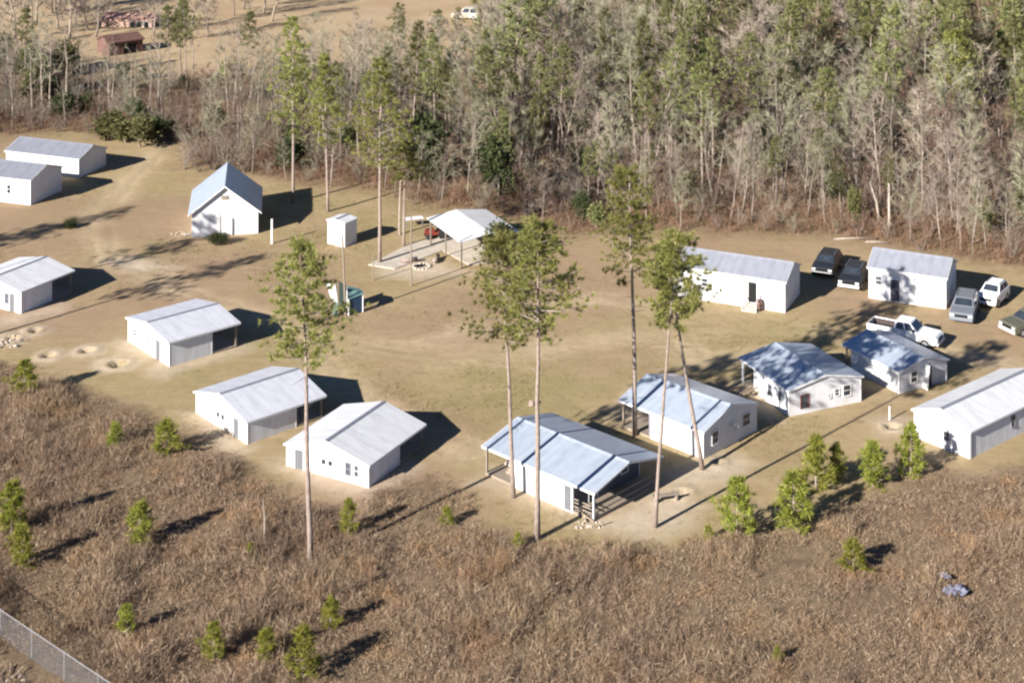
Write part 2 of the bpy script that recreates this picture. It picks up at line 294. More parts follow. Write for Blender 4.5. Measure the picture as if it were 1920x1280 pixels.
# ------------------------------------------------------------------ ground: one sheet out to the horizon
def build_ground():
    xs = np.concatenate([np.linspace(-3000, -140, 14), np.linspace(-120, -76, 12), np.arange(-75, 75.1, 0.3), np.linspace(76, 120, 12), np.linspace(140, 3000, 14)])
    ys = np.concatenate([np.linspace(-400, 60, 10), np.arange(76, 215, 0.33), np.arange(216, 330, 1.2), np.linspace(340, 600, 10), np.linspace(700, 5000, 12)])
    X, Y = np.meshgrid(xs, ys); nx, ny = len(xs), len(ys)
    sc = soft(X, Y, SCRUB, 1.2, 1.2); wd = soft(X, Y, WOOD, 3, 2)
    sand = np.zeros_like(X)
    for p in SAND: sand = np.maximum(sand, soft(X, Y, p, 1.2, 0.9))
    Z = np.zeros_like(X)
    for x, y, r in PITS:
        cx, cy = gp(x, y); d = np.hypot(X - cx, Y - cy) + (fbm(X, Y, 0.9) - 0.5) * 0.5
        sand = np.maximum(sand, np.clip(1.6 - np.abs(d - r * 0.85) / (0.5 * r), 0, 1) * np.clip((vnoise(X + 5, Y, .7)) * 1.7, 0, .8))
        Z += np.where(d < 0.42 * r, -0.26, 0) + 0.10 * np.exp(-((d - r * 0.7) / 0.28) ** 2)
    tr = np.zeros_like(X)
    for p in TRACK:
        d = dist_line(X + (fbm(X, Y, 5) - .5) * 2, Y + (fbm(X + 9, Y, 5) - .5) * 2, p); tr = np.maximum(tr, np.maximum(np.clip(1.25 - np.abs(d - .85) / .38, 0, 1), .85 * np.clip(1.5 - d / 1.7, 0, 1)) * np.clip((fbm(X, Y, 6) - .22) * 3.2, 0, 1)); Z -= .03 * np.exp(-((d - .85) / .3) ** 2)
    near = np.clip(1.2 - np.abs(X) / 75, 0, 1)
    Z += ((fbm(X, Y, 7) - 0.5) * 0.10 + (vnoise(X, Y, 1.1) - 0.5) * 0.03) * (Y < 330) * (np.abs(X) < 80)
    Z += sc * (fbm(X, Y, 2.2) - 0.4) * 0.25
    field = np.clip((Y - 205) / 12, 0, 1) * (1 - wd)
    green = np.clip((fbm(X, Y, 16) - 0.47) * 4, 0, 1) * np.clip((fbm(X + 80, Y, 3) - 0.3) * 3, 0, 1)
    pink = np.clip((fbm(X - 140, Y + 60, 13) - 0.5) * 4.5, 0, 1)
    for p in LAWN: green = np.maximum(green, soft(X, Y, p, 3.5, 3) * np.clip((fbm(X + 80, Y, 3) - .12) * 2.4, .25, .9))
    for p in WORN: w_ = soft(X, Y, p, 3.5, 3); pink = np.maximum(pink, w_ * .9); green = green * (1 - .8 * w_)
    V = np.stack([X, Y, Z], -1).reshape(-1, 3)
    i = np.arange((ny - 1) * (nx - 1)); r, c = i // (nx - 1), i % (nx - 1); a = r * nx + c
    F = np.stack([a, a + 1, a + nx + 1, a + nx], 1).astype(np.int32)
    me = bpy.data.meshes.new('ground'); me.vertices.add(len(V)); me.vertices.foreach_set('co', V.astype(np.float32).reshape(-1))
    me.loops.add(F.size); me.loops.foreach_set('vertex_index', F.reshape(-1)); me.polygons.add(len(F))
    me.polygons.foreach_set('loop_start', np.arange(0, F.size, 4, dtype=np.int32)); me.update(calc_edges=True)
    me.polygons.foreach_set('use_smooth', [True] * len(F))
    for nm, chans in (('cover', (sc, sand, tr)), ('tint', (green, pink, field)), ('litter', (wd, wd, wd))):
        at = me.color_attributes.new(nm, 'FLOAT_COLOR', 'POINT')
        at.data.foreach_set('color', np.stack([*[q.reshape(-1) for q in chans], np.ones(X.size)], 1).astype(np.float32).reshape(-1))
    m, N, L, b = nt('dry_ground')
    tc = N.new('ShaderNodeTexCoord'); b.inputs['Roughness'].default_value = 1; b.inputs['Specular IOR Level'].default_value = 0.05
    def noise(scale, det=6, rough=0.6, stretch=None):
        n = N.new('ShaderNodeTexNoise'); n.inputs['Scale'].default_value = scale; n.inputs['Detail'].default_value = det; n.inputs['Roughness'].default_value = rough
        if stretch:
            mp = N.new('ShaderNodeMapping'); mp.inputs['Scale'].default_value = stretch; mp.inputs['Rotation'].default_value = (0, 0, R(-35)); L.new(tc.outputs['Object'], mp.inputs[0]); L.new(mp.outputs[0], n.inputs['Vector'])
        else: L.new(tc.outputs['Object'], n.inputs['Vector'])
        return n.outputs['Fac']
    def rangef(v, lo, hi, to=1.0):
        r = N.new('ShaderNodeMapRange'); r.inputs['From Min'].default_value = lo; r.inputs['From Max'].default_value = hi; r.inputs['To Max'].default_value = to; L.new(v, r.inputs[0]); return r.outputs[0]
    def mixc(f, a, c):
        x = N.new('ShaderNodeMix'); x.data_type = 'RGBA'
        if isinstance(f, float): x.inputs['Factor'].default_value = f
        else: L.new(f, x.inputs['Factor'])
        for s, q in (('A', a), ('B', c)):
            if isinstance(q, tuple): x.inputs[s].default_value = (*q, 1)
            else: L.new(q, x.inputs[s])
        return x.outputs['Result']
    def mul(a, c):
        x = N.new('ShaderNodeMath'); x.operation = 'MULTIPLY'; L.new(a, x.inputs[0])
        if isinstance(c, float): x.inputs[1].default_value = c
        else: L.new(c, x.inputs[1])
        return x.outputs[0]
    def attr(nm):
        at = N.new('ShaderNodeAttribute'); at.attribute_name = nm; s = N.new('ShaderNodeSeparateColor'); L.new(at.outputs['Color'], s.inputs[0]); return s.outputs
    cov, tint, lit = attr('cover'), attr('tint'), attr('litter')
    fine = noise(9, 8, 0.75); mid = noise(1.3, 6, 0.65); big = noise(0.16, 5); streak = noise(0.5, 6, 0.7, (0.25, 1.8, 1))
    c = mixc(rangef(mid, .35, .65), (0.285, 0.216, 0.118), (0.345, 0.267, 0.152))
    c = mixc(mul(rangef(streak, .45, .7), 0.6), c, (0.405, 0.312, 0.205))
    c = mixc(mul(tint[0], 0.62), c, (0.255, 0.218, 0.10))
    c = mixc(mul(tint[1], 0.6), c, (0.295, 0.198, 0.14))
    c = mixc(mul(rangef(fine, .52, .72), 0.45), c, (0.20, 0.148, 0.09))
    c = mixc(mul(rangef(noise(3.1, 7, .7), .58, .75), 0.35), c, (0.22, 0.185, 0.08))
    c = mixc(mul(rangef(noise(22, 4, .7), .6, .72), 0.5), c, (0.13, 0.10, 0.06))
    c = mixc(mul(cov[2], rangef(mid, .2, .6, 0.8)), c, (0.45, 0.355, 0.235))
    c = mixc(mul(tint[2], 0.75), c, mixc(rangef(big, .4, .6), (0.36, 0.26, 0.165), (0.42, 0.32, 0.21)))
    c = mixc(mul(cov[0], 0.9), c, mixc(rangef(mid, .35, .65), (0.115, 0.082, 0.056), (0.205, 0.148, 0.098)))
    c = mixc(mul(lit[0], 0.85), c, mixc(rangef(mid, .35, .65), (0.10, 0.07, 0.048), (0.2, 0.135, 0.085)))
    c = mixc(mul(cov[1], rangef(fine, .2, .55, 0.85)), c, mixc(rangef(mid, .3, .7), (0.44, 0.36, 0.275), (0.55, 0.465, 0.37)))
    L.new(c, b.inputs['Base Color'])
    bm = N.new('ShaderNodeBump'); bm.inputs['Strength'].default_value = 0.7; bm.inputs['Distance'].default_value = 0.06
    L.new(noise(6, 8, 0.75), bm.inputs['Height']); L.new(bm.outputs[0], b.inputs['Normal'])
    me.materials.append(m)
    o = link('ground', me); o['kind'] = 'structure'
build_ground()

# ------------------------------------------------------------------ buildings
def dirv(a): return np.array([math.cos(R(a)), math.sin(R(a))])

def window(parent, side, pos, z, w, h, W, L0, L1, glass='glass', frame='trim', name='window', mullion=True):
    """side: 'front' (y = L0), 'left' (x = -W/2), 'right' (x = W/2); pos runs along that wall"""
    t, f = 0.05, 0.07
    a = MB(); g = MB()
    def put(mb, u0, u1, z0, z1, d0, d1):
        if side == 'front': mb.box(u0, u1, L0 - d1, L0 - d0, z0, z1)
        elif side == 'back': mb.box(u0, u1, L1 + d0, L1 + d1, z0, z1)
        elif side == 'left': mb.box(-W / 2 - d1, -W / 2 - d0, u0, u1, z0, z1)
        else: mb.box(W / 2 + d0, W / 2 + d1, u0, u1, z0, z1)
    u0, u1 = pos - w / 2, pos + w / 2
    put(a, u0, u0 + f, z, z + h, 0.002, t); put(a, u1 - f, u1, z, z + h, 0.002, t)
    put(a, u0 + f, u1 - f, z + h - f, z + h, 0.002, t); 
    if name == 'window':
        put(a, u0 + f, u1 - f, z, z + f, 0.002, t + 0.03)
        if mullion: put(a, u0 + f, u1 - f, z + h / 2 - 0.02, z + h / 2 + 0.02, 0.012, t - 0.01)
    fr = a.build(name, M[frame], parent)
    put(g, u0 + f, u1 - f, z + (f if name == 'window' else 0), z + h - f, 0.004, 0.014)
    g.build('pane' if name == 'window' else 'door_leaf', M[glass], fr)
    return fr

def gabled(name, label, cat, corner, near, ridge_az, W, L, eave, rise, roof=None, y0=0.0, y1=None, wall='wall', roofm='roof', over=0.14, posts=(), deck=None, group=None, thick=0.07, corner_boards=True, fascia='trim', z_floor=0.0):
    """gable-roofed building. corner = a front corner of the wall on the ground; near tells whether it is the 'right' or 'left' one seen from
    outside; ridge_az = heading of the ridge away from that gable; W, L = roofed width and length; y0..y1 = walled stretch of the length"""
    f = dirv(ridge_az); right = dirv(ridge_az - 90)
    c = np.array(corner) + (-right if near == 'right' else right) * W / 2
    o = thing(name, label, cat, tuple(c), R(ridge_az - 90), group)
    y1 = L if y1 is None else y1
    h, top = eave, eave + rise
    w = MB(); w.prism([(-W / 2, -0.15), (W / 2, -0.15), (W / 2, h), (0, top - 0.001), (-W / 2, h)], y0, y1)
    w.build('wall', M[wall], o)
    s = rise / (W / 2); xo = W / 2 + over; ze = h - s * over
    r = MB()
    r.prism([(-xo, ze + 0.012), (0, top + 0.012), (xo, ze + 0.012), (xo, ze + thick + 0.012), (0, top + thick + 0.012), (-xo, ze + thick + 0.012)], -over, L + over)
    ro = r.build('roof', M[roofm], o)
    k = MB(); k.prism([(-0.16, top + thick - 0.16 * s + 0.016), (0, top + thick + 0.016), (0.16, top + thick - 0.16 * s + 0.016), (0.16, top + thick - 0.16 * s + 0.035), (0, top + thick + 0.05), (-0.16, top + thick - 0.16 * s + 0.035)], -over - 0.01, L + over + 0.01)
    k.build('ridge_cap', M['roof_grey' if roofm in ('roof', 'roof_white') and rise < 1 else roofm], ro)
    # fascia boards on both gable ends and along the eaves
    fb = MB()
    for yy0, yy1 in ((-over - 0.03, -over - 0.002), (L + over + 0.002, L + over + 0.03)):
        for sg in (-1, 1):
            p = [(sg * xo, ze - 0.05), (0, top - 0.05), (0, top + thick + 0.008), (sg * xo, ze + thick + 0.008)]
            fb.prism(p if sg < 0 else p[::-1], yy0, yy1)
    for sg in (-1, 1):
        x = sorted((sg * (xo + 0.002), sg * (xo + 0.03))); fb.box(x[0], x[1], -over, L + over, ze - 0.06, ze + thick)
    fb.build('fascia', M[fascia], o)
    if corner_boards:
        for sg in (-1, 1):
            for yy in (y0, y1):
                cb = MB(); x = sorted((sg * (W / 2 - 0.06), sg * (W / 2 + 0.015))); ysg = -1 if yy == y0 else 1
                yv = sorted((yy - ysg * 0.06, yy + ysg * 0.015)); cb.box(x[0], x[1], yv[0], yv[1], -0.1, h - 0.02); cb.build('corner_board', M['trim'], o)
    for (px_, py_, pm) in posts:
        p = MB(); zt = top - abs(px_) * s - 0.0; p.box(px_ - 0.06, px_ + 0.06, py_ - 0.06, py_ + 0.06, -0.1, zt); p.build('post', M[pm], o)
    for d in (deck or ()):
        dk = MB(); dk.box(*d, -0.05, 0.14); dk.build('porch_floor', M['deck'], o)
    return o

def porch_posts(W, y, m='post'): return [(-W / 2 + .1, y, m), (0, y, m), (W / 2 - .1, y, m)]

# left row of white cabins
GRPW = 'white cabins down the left side of the clearing'
W_, L_ = 6.6, 6.3
A = gabled('cabin', 'white cabin with pale ridged roof, second from the front of the left row', 'cabin', (-17.94, 112.12), 'right', 42, 6.6, 6.3, 1.52, 0.85, y1=4.0, posts=porch_posts(6.6, 6.15), deck=[(-3.3, 3.3, 4.01, 6.25)], group=GRPW)
window(A, 'front', -0.35, 0.62, 0.5, 0.5, 6.6, 0, 4, 'glass', mullion=False); window(A, 'front', 0.25, 0.62, 0.5, 0.5, 6.6, 0, 4, 'glass', mullion=False)
window(A, 'front', 1.95, 0.0, 0.75, 1.4, 6.6, 0, 4, 'door', name='door')
B = gabled('cabin', 'nearest white cabin of the left row, standing right at the scrub edge', 'cabin', (-9.18, 105.87), 'right', 61.5, 6.45, 6.7, 1.45, 0.85, y1=3.7, posts=porch_posts(6.45, 6.55), deck=[(-3.2, 3.2, 3.71, 6.65)], group=GRPW, roofm='roof_white')
window(B, 'front', -2.2, 0.0, 0.8, 1.35, 6.45, 0, 4, 'door', name='door'); window(B, 'front', -0.25, 0.7, 0.46, 0.46, 6.45, 0, 4, 'glass', mullion=False); window(B, 'front', 0.28, 0.7, 0.46, 0.46, 6.45, 0, 4, 'glass', mullion=False)
window(B, 'front', 1.65, 0.45, 0.45, 0.85, 6.45, 0, 4, 'pale_glass', 'grey_trim'); window(B, 'front', 2.3, 0.45, 0.45, 0.85, 6.45, 0, 4, 'pale_glass')
C_ = gabled('cabin', 'white cabin of the left row with a dark open back porch facing the clearing', 'cabin', (-25.96, 125.25), 'right', 40.5, 6.6, 6.0, 1.85, 0.55, y1=3.7, posts=porch_posts(6.6, 5.85), deck=[(-3.3, 3.3, 3.71, 5.95)], group=GRPW)
window(C_, 'front', -2.1, 0.75, 0.55, 0.6, 6.6, 0, 4, 'pale_glass'); window(C_, 'front', 0.1, 0.85, 0.5, 0.5, 6.6, 0, 4, 'pale_glass'); window(C_, 'front', 1.6, 0.0, 0.8, 1.6, 6.6, 0, 4, 'door', name='door')
D = gabled('cabin', 'bright white cabin at the left edge, uphill end of the cabin row', 'cabin', (-40.44, 136.21), 'right', 60, 6.4, 5.8, 1.8, 0.6, y1=3.4, posts=porch_posts(6.4, 5.65), deck=[(-3.2, 3.2, 3.41, 5.75)], group=GRPW, roofm='roof_white')
window(D, 'front', 1.55, 0.55, 0.45, 0.85, 6.4, 0, 4, 'pale_glass', 'grey_trim'); window(D, 'front', 2.2, 0.0, 0.7, 1.55, 6.4, 0, 4, 'door', name='door')
# right row of blue-grey roofed houses
GRPB = 'blue-grey roofed houses down the right side of the clearing'
G = gabled('porch_house', 'nearest blue-grey roofed house, open porch at both ends', 'house', (5.03, 101.4), 'left', 137, 6.6, 9.3, 1.82, 0.75, y0=1.72, y1=6.95, roofm='roof_blue', posts=[(-3.2, 0.1, 'grey_post'), (3.2, 0.1, 'grey_post'), (-3.2, 9.2, 'post'), (0, 9.2, 'post'), (3.2, 9.2, 'post')], deck=[(-3.3, 3.3, 0.05, 1.71), (-3.3, 3.3, 6.96, 9.25)], group=GRPB)
window(G, 'left', 2.1, 0.05, 0.7, 1.6, 6.6, 1.72, 6.95, 'door', name='door'); window(G, 'front', -1.4, 0.17, 0.9, 1.5, 6.6, 1.688, 6.95, 'dark', name='door'); window(G, 'front', 1.7, 0.8, 0.8, 0.8, 6.6, 1.688, 6.95)
cp = MB(); cp.box(-3.2, 3.2, 1.69, 1.717, 0.16, 1.80); cp.build('shade_panel', M['porch_shade'], G)  # added thin panel, paints the shade under the porch onto the front wall
rl = MB()
for z in (0.42, 0.66, 0.86): rl.box(-3.29, -3.23, 0.22, 1.66, z, z + 0.05)
for i in range(7): rl.box(-3.275, -3.245, 0.3 + 0.2 * i, 0.33 + 0.2 * i, 0.15, 0.415)
for z in (0.42, 0.86): rl.box(-2.9, 2.9, 0.08, 0.13, z, z + 0.05)
rl.build('railing', M['bark_grey'], G)
F_ = gabled('porch_house', 'blue-grey roofed house with a white dish on its end wall', 'house', (12.72, 109.85), 'left', 136, 6.0, 7.15, 1.85, 0.85, y1=4.5, roofm='roof_blue', posts=[(-2.9, 7.0, 'post'), (0, 7.0, 'post'), (2.9, 7.0, 'post'), (-2.93, 4.62, 'grey_trim')], deck=[(-3, 3, 4.51, 7.1)], group=GRPB)
window(F_, 'front', -1.75, 0.6, 0.75, 0.95, 6.0, 0, 4.5); window(F_, 'front', 1.75, 0.75, 0.95, 0.9, 6.0, 0, 4.5)
E_ = gabled('porch_house', 'blue roofed house dappled by pine shade, red-framed door on its end wall', 'house', (19.5, 116.5), 'left', 114, 6.15, 6.3, 1.82, 0.6, y1=4.5, roofm='roof_blue', posts=[(-3, 6.15, 'grey_post'), (0, 6.15, 'post'), (3, 6.15, 'post')], deck=[(-3.05, 3.05, 4.51, 6.25)], group=GRPB)
window(E_, 'front', -1.75, 0.35, 0.72, 1.0, 6.15, 0, 4.5, 'pale_glass', 'red_frame', name='door'); window(E_, 'front', 1.0, 0.75, 0.5, 0.55, 6.15, 0, 4.5); window(E_, 'front', 1.85, 0.6, 0.75, 0.85, 6.15, 0, 4.5); window(E_, 'front', 0.35, 0.7, 0.35, 0.35, 6.15, 0, 4.5, 'pale_glass')
window(E_, 'left', 1.1, 0.7, 0.5, 0.6, 6.15, 0, 4.5, 'pale_glass', 'grey_trim'); window(E_, 'left', 2.4, 0.6, 0.5, 0.8, 6.15, 0, 4.5, 'glass', 'grey_trim')
I_ = gabled('porch_house', 'small blue-grey roofed house in front of the white pickup truck', 'house', (28.17, 120.32), 'left', 120, 4.7, 5.9, 1.6, 0.6, y1=5.1, roofm='roof_blue', posts=[(-2.25, 5.75, 'post'), (2.25, 5.75, 'post')], group=GRPB)
window(I_, 'front', -0.9, 0.5, 0.7, 0.9, 4.7, 0, 5, 'glass'); window(I_, 'front', 0.5, 0.0, 0.8, 1.45, 4.7, 0, 5, 'dark', name='door')
window(I_, 'left', 2.9, 0.75, 0.6, 0.5, 4.7, 0, 5, 'pale_glass')
R_ = gabled('long_cabin', 'long white building with white roof, cut off by the right frame edge', 'building', (30.42, 109.85), 'right', 40, 4.45, 10.4, 1.88, 0.75, roofm='roof_white')
window(R_, 'right', 5.0, 0.75, 0.5, 0.8, 4.45, 0, 10.4, 'glass', 'grey_trim'); window(R_, 'right', 7.6, 0.0, 0.85, 1.65, 4.45, 0, 10.4, 'door', name='door')
tb = MB(); tb.box(2.23, 2.27, 0.12, 10.2, 1.66, 1.80); tb.box(2.23, 2.27, 0.12, 0.3, 0.0, 1.655); tb.build('awning_rail', M['grey_trim'], R_)
window(R_, 'front', 0.4, 0.6, 0.6, 0.7, 4.45, 0, 10.4, 'pale_glass')
# taller service buildings
H_ = gabled('storage_building', 'long white building with grey roof and an open dark doorway', 'building', (22.52, 136.41), 'left', 155.5, 4.7, 9.7, 2.55, 0.85, roofm='roof_mid', wall='wall')
window(H_, 'left', 6.9, 1.15, 0.62, 0.75, 4.7, 0, 9.7); window(H_, 'left', 9.05, 1.15, 0.55, 0.8, 4.7, 0, 9.7, 'pale_glass')
window(H_, 'left', 2.75, 0.45, 0.85, 1.75, 4.7, 0, 9.7, 'dark', name='door')
od = MB(); od.box(-2.43, -2.37, 3.22, 4.05, 0.45, 2.15); od.build('open_door', M['trim'], H_)
J_ = gabled('storage_building', 'white building with vertical panel siding between the black and grey cars', 'building', (36.0, 137.17), 'left', 155, 4.6, 6.4, 2.6, 0.9, roofm='roof_mid', wall='wall')
window(J_, 'left', 4.2, 0.0, 0.9, 1.9, 4.6, 0, 6.4, 'pale_glass', name='door'); window(J_, 'left', 5.6, 1.2, 0.6, 0.8, 4.6, 0, 6.4, 'pale_glass'); window(J_, 'left', 1.6, 0.0, 2.2, 2.1, 4.6, 0, 6.4, 'trim', name='door')
gs = 'grey-roofed white sheds at the upper left'
S1 = gabled('storage_shed', 'farther grey-roofed white shed below the dark bushes', 'shed', (-45.97, 175.39), 'left', 159, 4.9, 9.3, 2.0, 0.85, roofm='roof_grey', group=gs)
S2 = gabled('storage_shed', 'nearer grey-roofed white shed with one dark window, at the left frame edge', 'shed', (-48.29, 165.78), 'left', 160.5, 5.3, 9.0, 2.5, 0.85, roofm='roof_grey', group=gs)
window(S2, 'left', 2.55, 0.9, 0.55, 0.95, 5.3, 0, 9, 'glass')
# chapel
CH = gabled('chapel', 'steep-roofed white chapel with its gable end facing the clearing', 'chapel', (-30.2, 156.0), 'left', 98, 6.15, 7.6, 2.3, 2.35, roofm='roof_blue', over=0.35, wall='wallx')
v = MB(); v.box(-0.35, 0.35, -0.05, -0.003, 3.35, 3.75)
for i in range(4): v.box(-0.3, 0.3, -0.08, -0.051, 3.39 + i * 0.09, 3.43 + i * 0.09)
v.build('louvre_vent', M['bark_grey'], CH)
window(CH, 'front', 0.0, 0.0, 1.3, 2.0, 6.15, 0, 7.6, 'trim', name='door'); window(CH, 'left', 1.5, 0.8, 0.7, 1.2, 6.15, 0, 7.6, 'pale_glass'); window(CH, 'left', 3.8, 0.8, 0.7, 1.2, 6.15, 0, 7.6, 'pale_glass'); window(CH, 'right', 3.0, 0.8, 0.7, 1.2, 6.15, 0, 7.6)
# little white shed
q = gp(612, 461); SH = gabled('utility_shed', 'small white box shed between the chapel and the pavilion', 'shed', (-15.47, 152.9), 'right', 57, 2.0, 1.75, 2.2, 0.18, roofm='roof_white', over=0.08, wall='wallx')
window(SH, 'front', 0.2, 0.02, 0.8, 1.8, 2.0, 0, 1.75, 'trim', name='door')
# open pavilion
PV = thing('pavilion', 'open-sided pavilion with a low pale metal roof on posts over a concrete slab', 'pavilion', (-4.51, 147.12), R(115.7 - 90))
PW, PL, PE, PR_ = 5.6, 7.2, 2.4, 0.4
r = MB(); r.prism([(-0.25, PE), (PW / 2, PE + PR_), (PW + 0.25, PE), (PW + 0.25, PE + 0.07), (PW / 2, PE + PR_ + 0.07), (-0.25, PE + 0.07)], -0.25, PL + 0.25)
r.build('roof', M['roof_white'], PV)
for x in (0.05, PW / 2, PW - 0.05):
    for y in (0.1, PL / 2, PL - 0.1):
        if x == PW / 2 and y == PL / 2: continue
        p = MB(); p.box(x - 0.06, x + 0.06, y - 0.06, y + 0.06, -0.1, PE + (PR_ if x == PW / 2 else 0.01)); p.build('post', M['post'], PV)
bmz = MB()
for x in (0.05, PW - 0.05): bmz.box(x - 0.05, x + 0.05, 0.17, PL - 0.17, PE - 0.2, PE - 0.005)
bmz.build('beam', M['post'], PV)
sl = MB(); P = [gp(*p) for p in ((690, 497), (775, 455), (850, 440), (930, 455), (945, 490), (880, 498), (830, 470), (740, 505))]
sl.poly([(x, y, 0.06) for x, y in P] + [(x, y, -0.1) for x, y in P], [tuple(range(7, -1, -1)), *[(i, (i + 1) % 8, 8 + (i + 1) % 8, 8 + i) for i in range(8)]])
pt = sl.build('patio', M['concrete']); pt['kind'] = 'structure'
# far red buildings in the field
def far_barn(label, pxa, pxb, W, eave, rise, roofm, wall, doors):
    a, b_ = np.array(gp(*pxa)), np.array(gp(*pxb)); d = b_ - a; L = float(np.hypot(*d)); az = math.degrees(math.atan2(d[1], d[0]))
    o = gabled('farm_building', label, 'farm building', tuple(a), 'left', az, W, L, eave, rise, roofm=roofm, wall=wall, corner_boards=False, fascia=wall, over=0.2)
    return o, L
M['rust_x'] = M['rust']; M['pale_red'] = mat('faded_red_boards', (0.36, 0.25, 0.2), (0.3, 0.2, 0.16), 2)
FB, FL = far_barn('long open-fronted farm building with a faded red roof in the far field', (286, 52), (190, 50), 3.6, 1.1, 0.75, 'red_roof', 'pale_red', 0)
for i in range(3): window(FB, 'right' if False else 'left', 1.0 + i * 1.1, 0.0, 0.9, 0.9, 3.6, 0, FL, 'dark', 'trim', name='door')
FC, FL2 = far_barn('dark red shed half hidden by bare trees below the long red-roofed building', (268, 97), (205, 106), 4.0, 1.9, 0.6, 'rust_x', 'rust_x', 0)
window(FC, 'left', 2.0, 0.0, 2.2, 1.5, 4.0, 0, FL2, 'dark', 'rust', name='door')

# ------------------------------------------------------------------ vehicles
def wheels(o, xs, half, r, w=0.24):
    for x in xs:
        for sg in (-1, 1):
            a = MB(); y0 = sg * half - (w if sg > 0 else 0); a.cyl((x, y0, r), r, w, 18, 'y'); t = a.build('wheel', M['tyre'], o, bevel=0.02)
            b_ = MB(); yy = sg * (half + 0.006); b_.cyl((x, yy - 0.012 if sg < 0 else yy - 0.0, r), r * 0.58, 0.012, 14, 'y'); b_.build('rim', M['rim'], t)
def quad_panel(o, name, pts, m, nrm, d=0.012):
    pts = [Vector(p) for p in pts]; n = Vector(nrm).normalized()
    mb = MB(); mb.poly([p + n * d for p in pts] + [p - n * 0.02 for p in pts], [(0, 1, 2, 3), (7, 6, 5, 4), (0, 4, 5, 1), (1, 5, 6, 2), (2, 6, 7, 3), (3, 7, 4, 0)]); return mb.build(name, m, o)
def greenhouse(o, x0, x1, xa, xb, z0, z1, half, top, body, rear_glass=True):
    """cab: base from x0 (rear) to x1 (front) at z0, roof from xa to xb at z1; half widths at base and top"""
    p = [(x0, -half, z0), (x1, -half, z0), (x1, half, z0), (x0, half, z0), (xa, -top, z1), (xb, -top, z1), (xb, top, z1), (xa, top, z1)]
    mb = MB(); mb.poly(p, [(0, 3, 2, 1), (4, 5, 6, 7), (0, 1, 5, 4), (1, 2, 6, 5), (2, 3, 7, 6), (3, 0, 4, 7)]); mb.build('cab', body, o, bevel=0.06)
    P = [Vector(v_) for v_ in p]
    def pan(name, a, b_, c, d, n, i0=0.08, i1=0.92, j0=0.12, j1=0.88):
        A_ = lambda s, t: (P[a] * (1 - s) + P[b_] * s) * (1 - t) + (P[d] * (1 - s) + P[c] * s) * t
        quad_panel(o, name, [A_(i0, j0), A_(i1, j0), A_(i1, j1), A_(i0, j1)], M['glass'], n)
    pan('windscreen', 1, 2, 6, 5, (1, 0, 0.8))
    if rear_glass: pan('rear_window', 3, 0, 4, 7, (-1, 0, 0.5))
    for (a, b_, c, d, n) in ((0, 1, 5, 4, (0, -1, 0.35)), (2, 3, 7, 6, (0, 1, 0.35))):
        pan('side_window', a, b_, c, d, n, 0.10, 0.47); pan('side_window', a, b_, c, d, n, 0.53, 0.90)
def suv(name, label, cat, loc, az, body, L=4.7, half=0.95, H=1.75, group=None, bumper=None):
    o = thing(name, label, cat, loc, R(az), group); x = L / 2
    prof = [(-x, 0.4), (-x + .05, 0.3), (x - .1, 0.3), (x, 0.42), (x - .02, 0.8), (x - .15, 0.95), (x * 0.42, 1.08), (-x + .1, 1.1), (-x, 0.95)]
    mb = MB(); n = len(prof); hw = half
    mb.poly([(a, -hw, z) for a, z in prof] + [(a, hw, z) for a, z in prof], [tuple(range(n)), tuple(range(2 * n - 1, n - 1, -1))] + [(i, n + i, n + (i + 1) % n, (i + 1) % n) for i in range(n)])
    mb.build('body', body, o, bevel=0.07)
    greenhouse(o, -x + .08, x * 0.45, -x + .35, x * 0.10, 1.07, H, half - 0.06, half - 0.24, body)
    wheels(o, (-x * 0.6, x * 0.62), half + 0.01, 0.35)
    for sg in (-1, 1):
        h_ = MB(); h_.box(x - 0.06, x + 0.015, sg * 0.72 - 0.16, sg * 0.72 + 0.16, 0.68, 0.84); h_.build('headlight', M['lamp'], o)
        t_ = MB(); t_.box(-x - 0.012, -x + 0.05, sg * 0.78 - 0.1, sg * 0.78 + 0.1, 0.75, 0.98); t_.build('tail_light', M['red'], o)
    g = MB(); g.box(x - 0.05, x + 0.012, -0.5, 0.5, 0.62, 0.82); g.build('grille', M['dark'], o)
    b_ = MB(); b_.box(x - 0.08, x + 0.07, -half + .03, half - .03, 0.34, 0.58); b_.build('bumper', bumper or body, o, bevel=0.03)
    rr = MB()
    for sg in (-1, 1): rr.box(-x + .45, x * 0.05, sg * (half - 0.3) - 0.02, sg * (half - 0.3) + 0.02, H + 0.012, H + 0.05)
    rr.build('roof_rack', M['grey_trim'], o)
    return o
suv('parked_car', 'grey car parked nose-out at the right end of the panel-sided building', 'car', (37.2, 135.9), 248, M['paint_grey'], L=4.8, H=1.55)
suv('parked_car', 'black car with a pale front bumper parked left of the panel-sided building', 'car', gp(1601, 532), 246, M['paint_black'], L=4.2, H=1.55, bumper=M['bumper'])
suv('parked_car', 'dark car parked in the shadow behind the long white building', 'car', gp(1551, 508), 246, M['paint_black'], L=4.2, H=1.55)
suv('parked_car', 'small white car parked beyond the grey car', 'car', gp(1862, 566), 235, M['paint_white'], L=3.6, half=0.85, H=1.6)
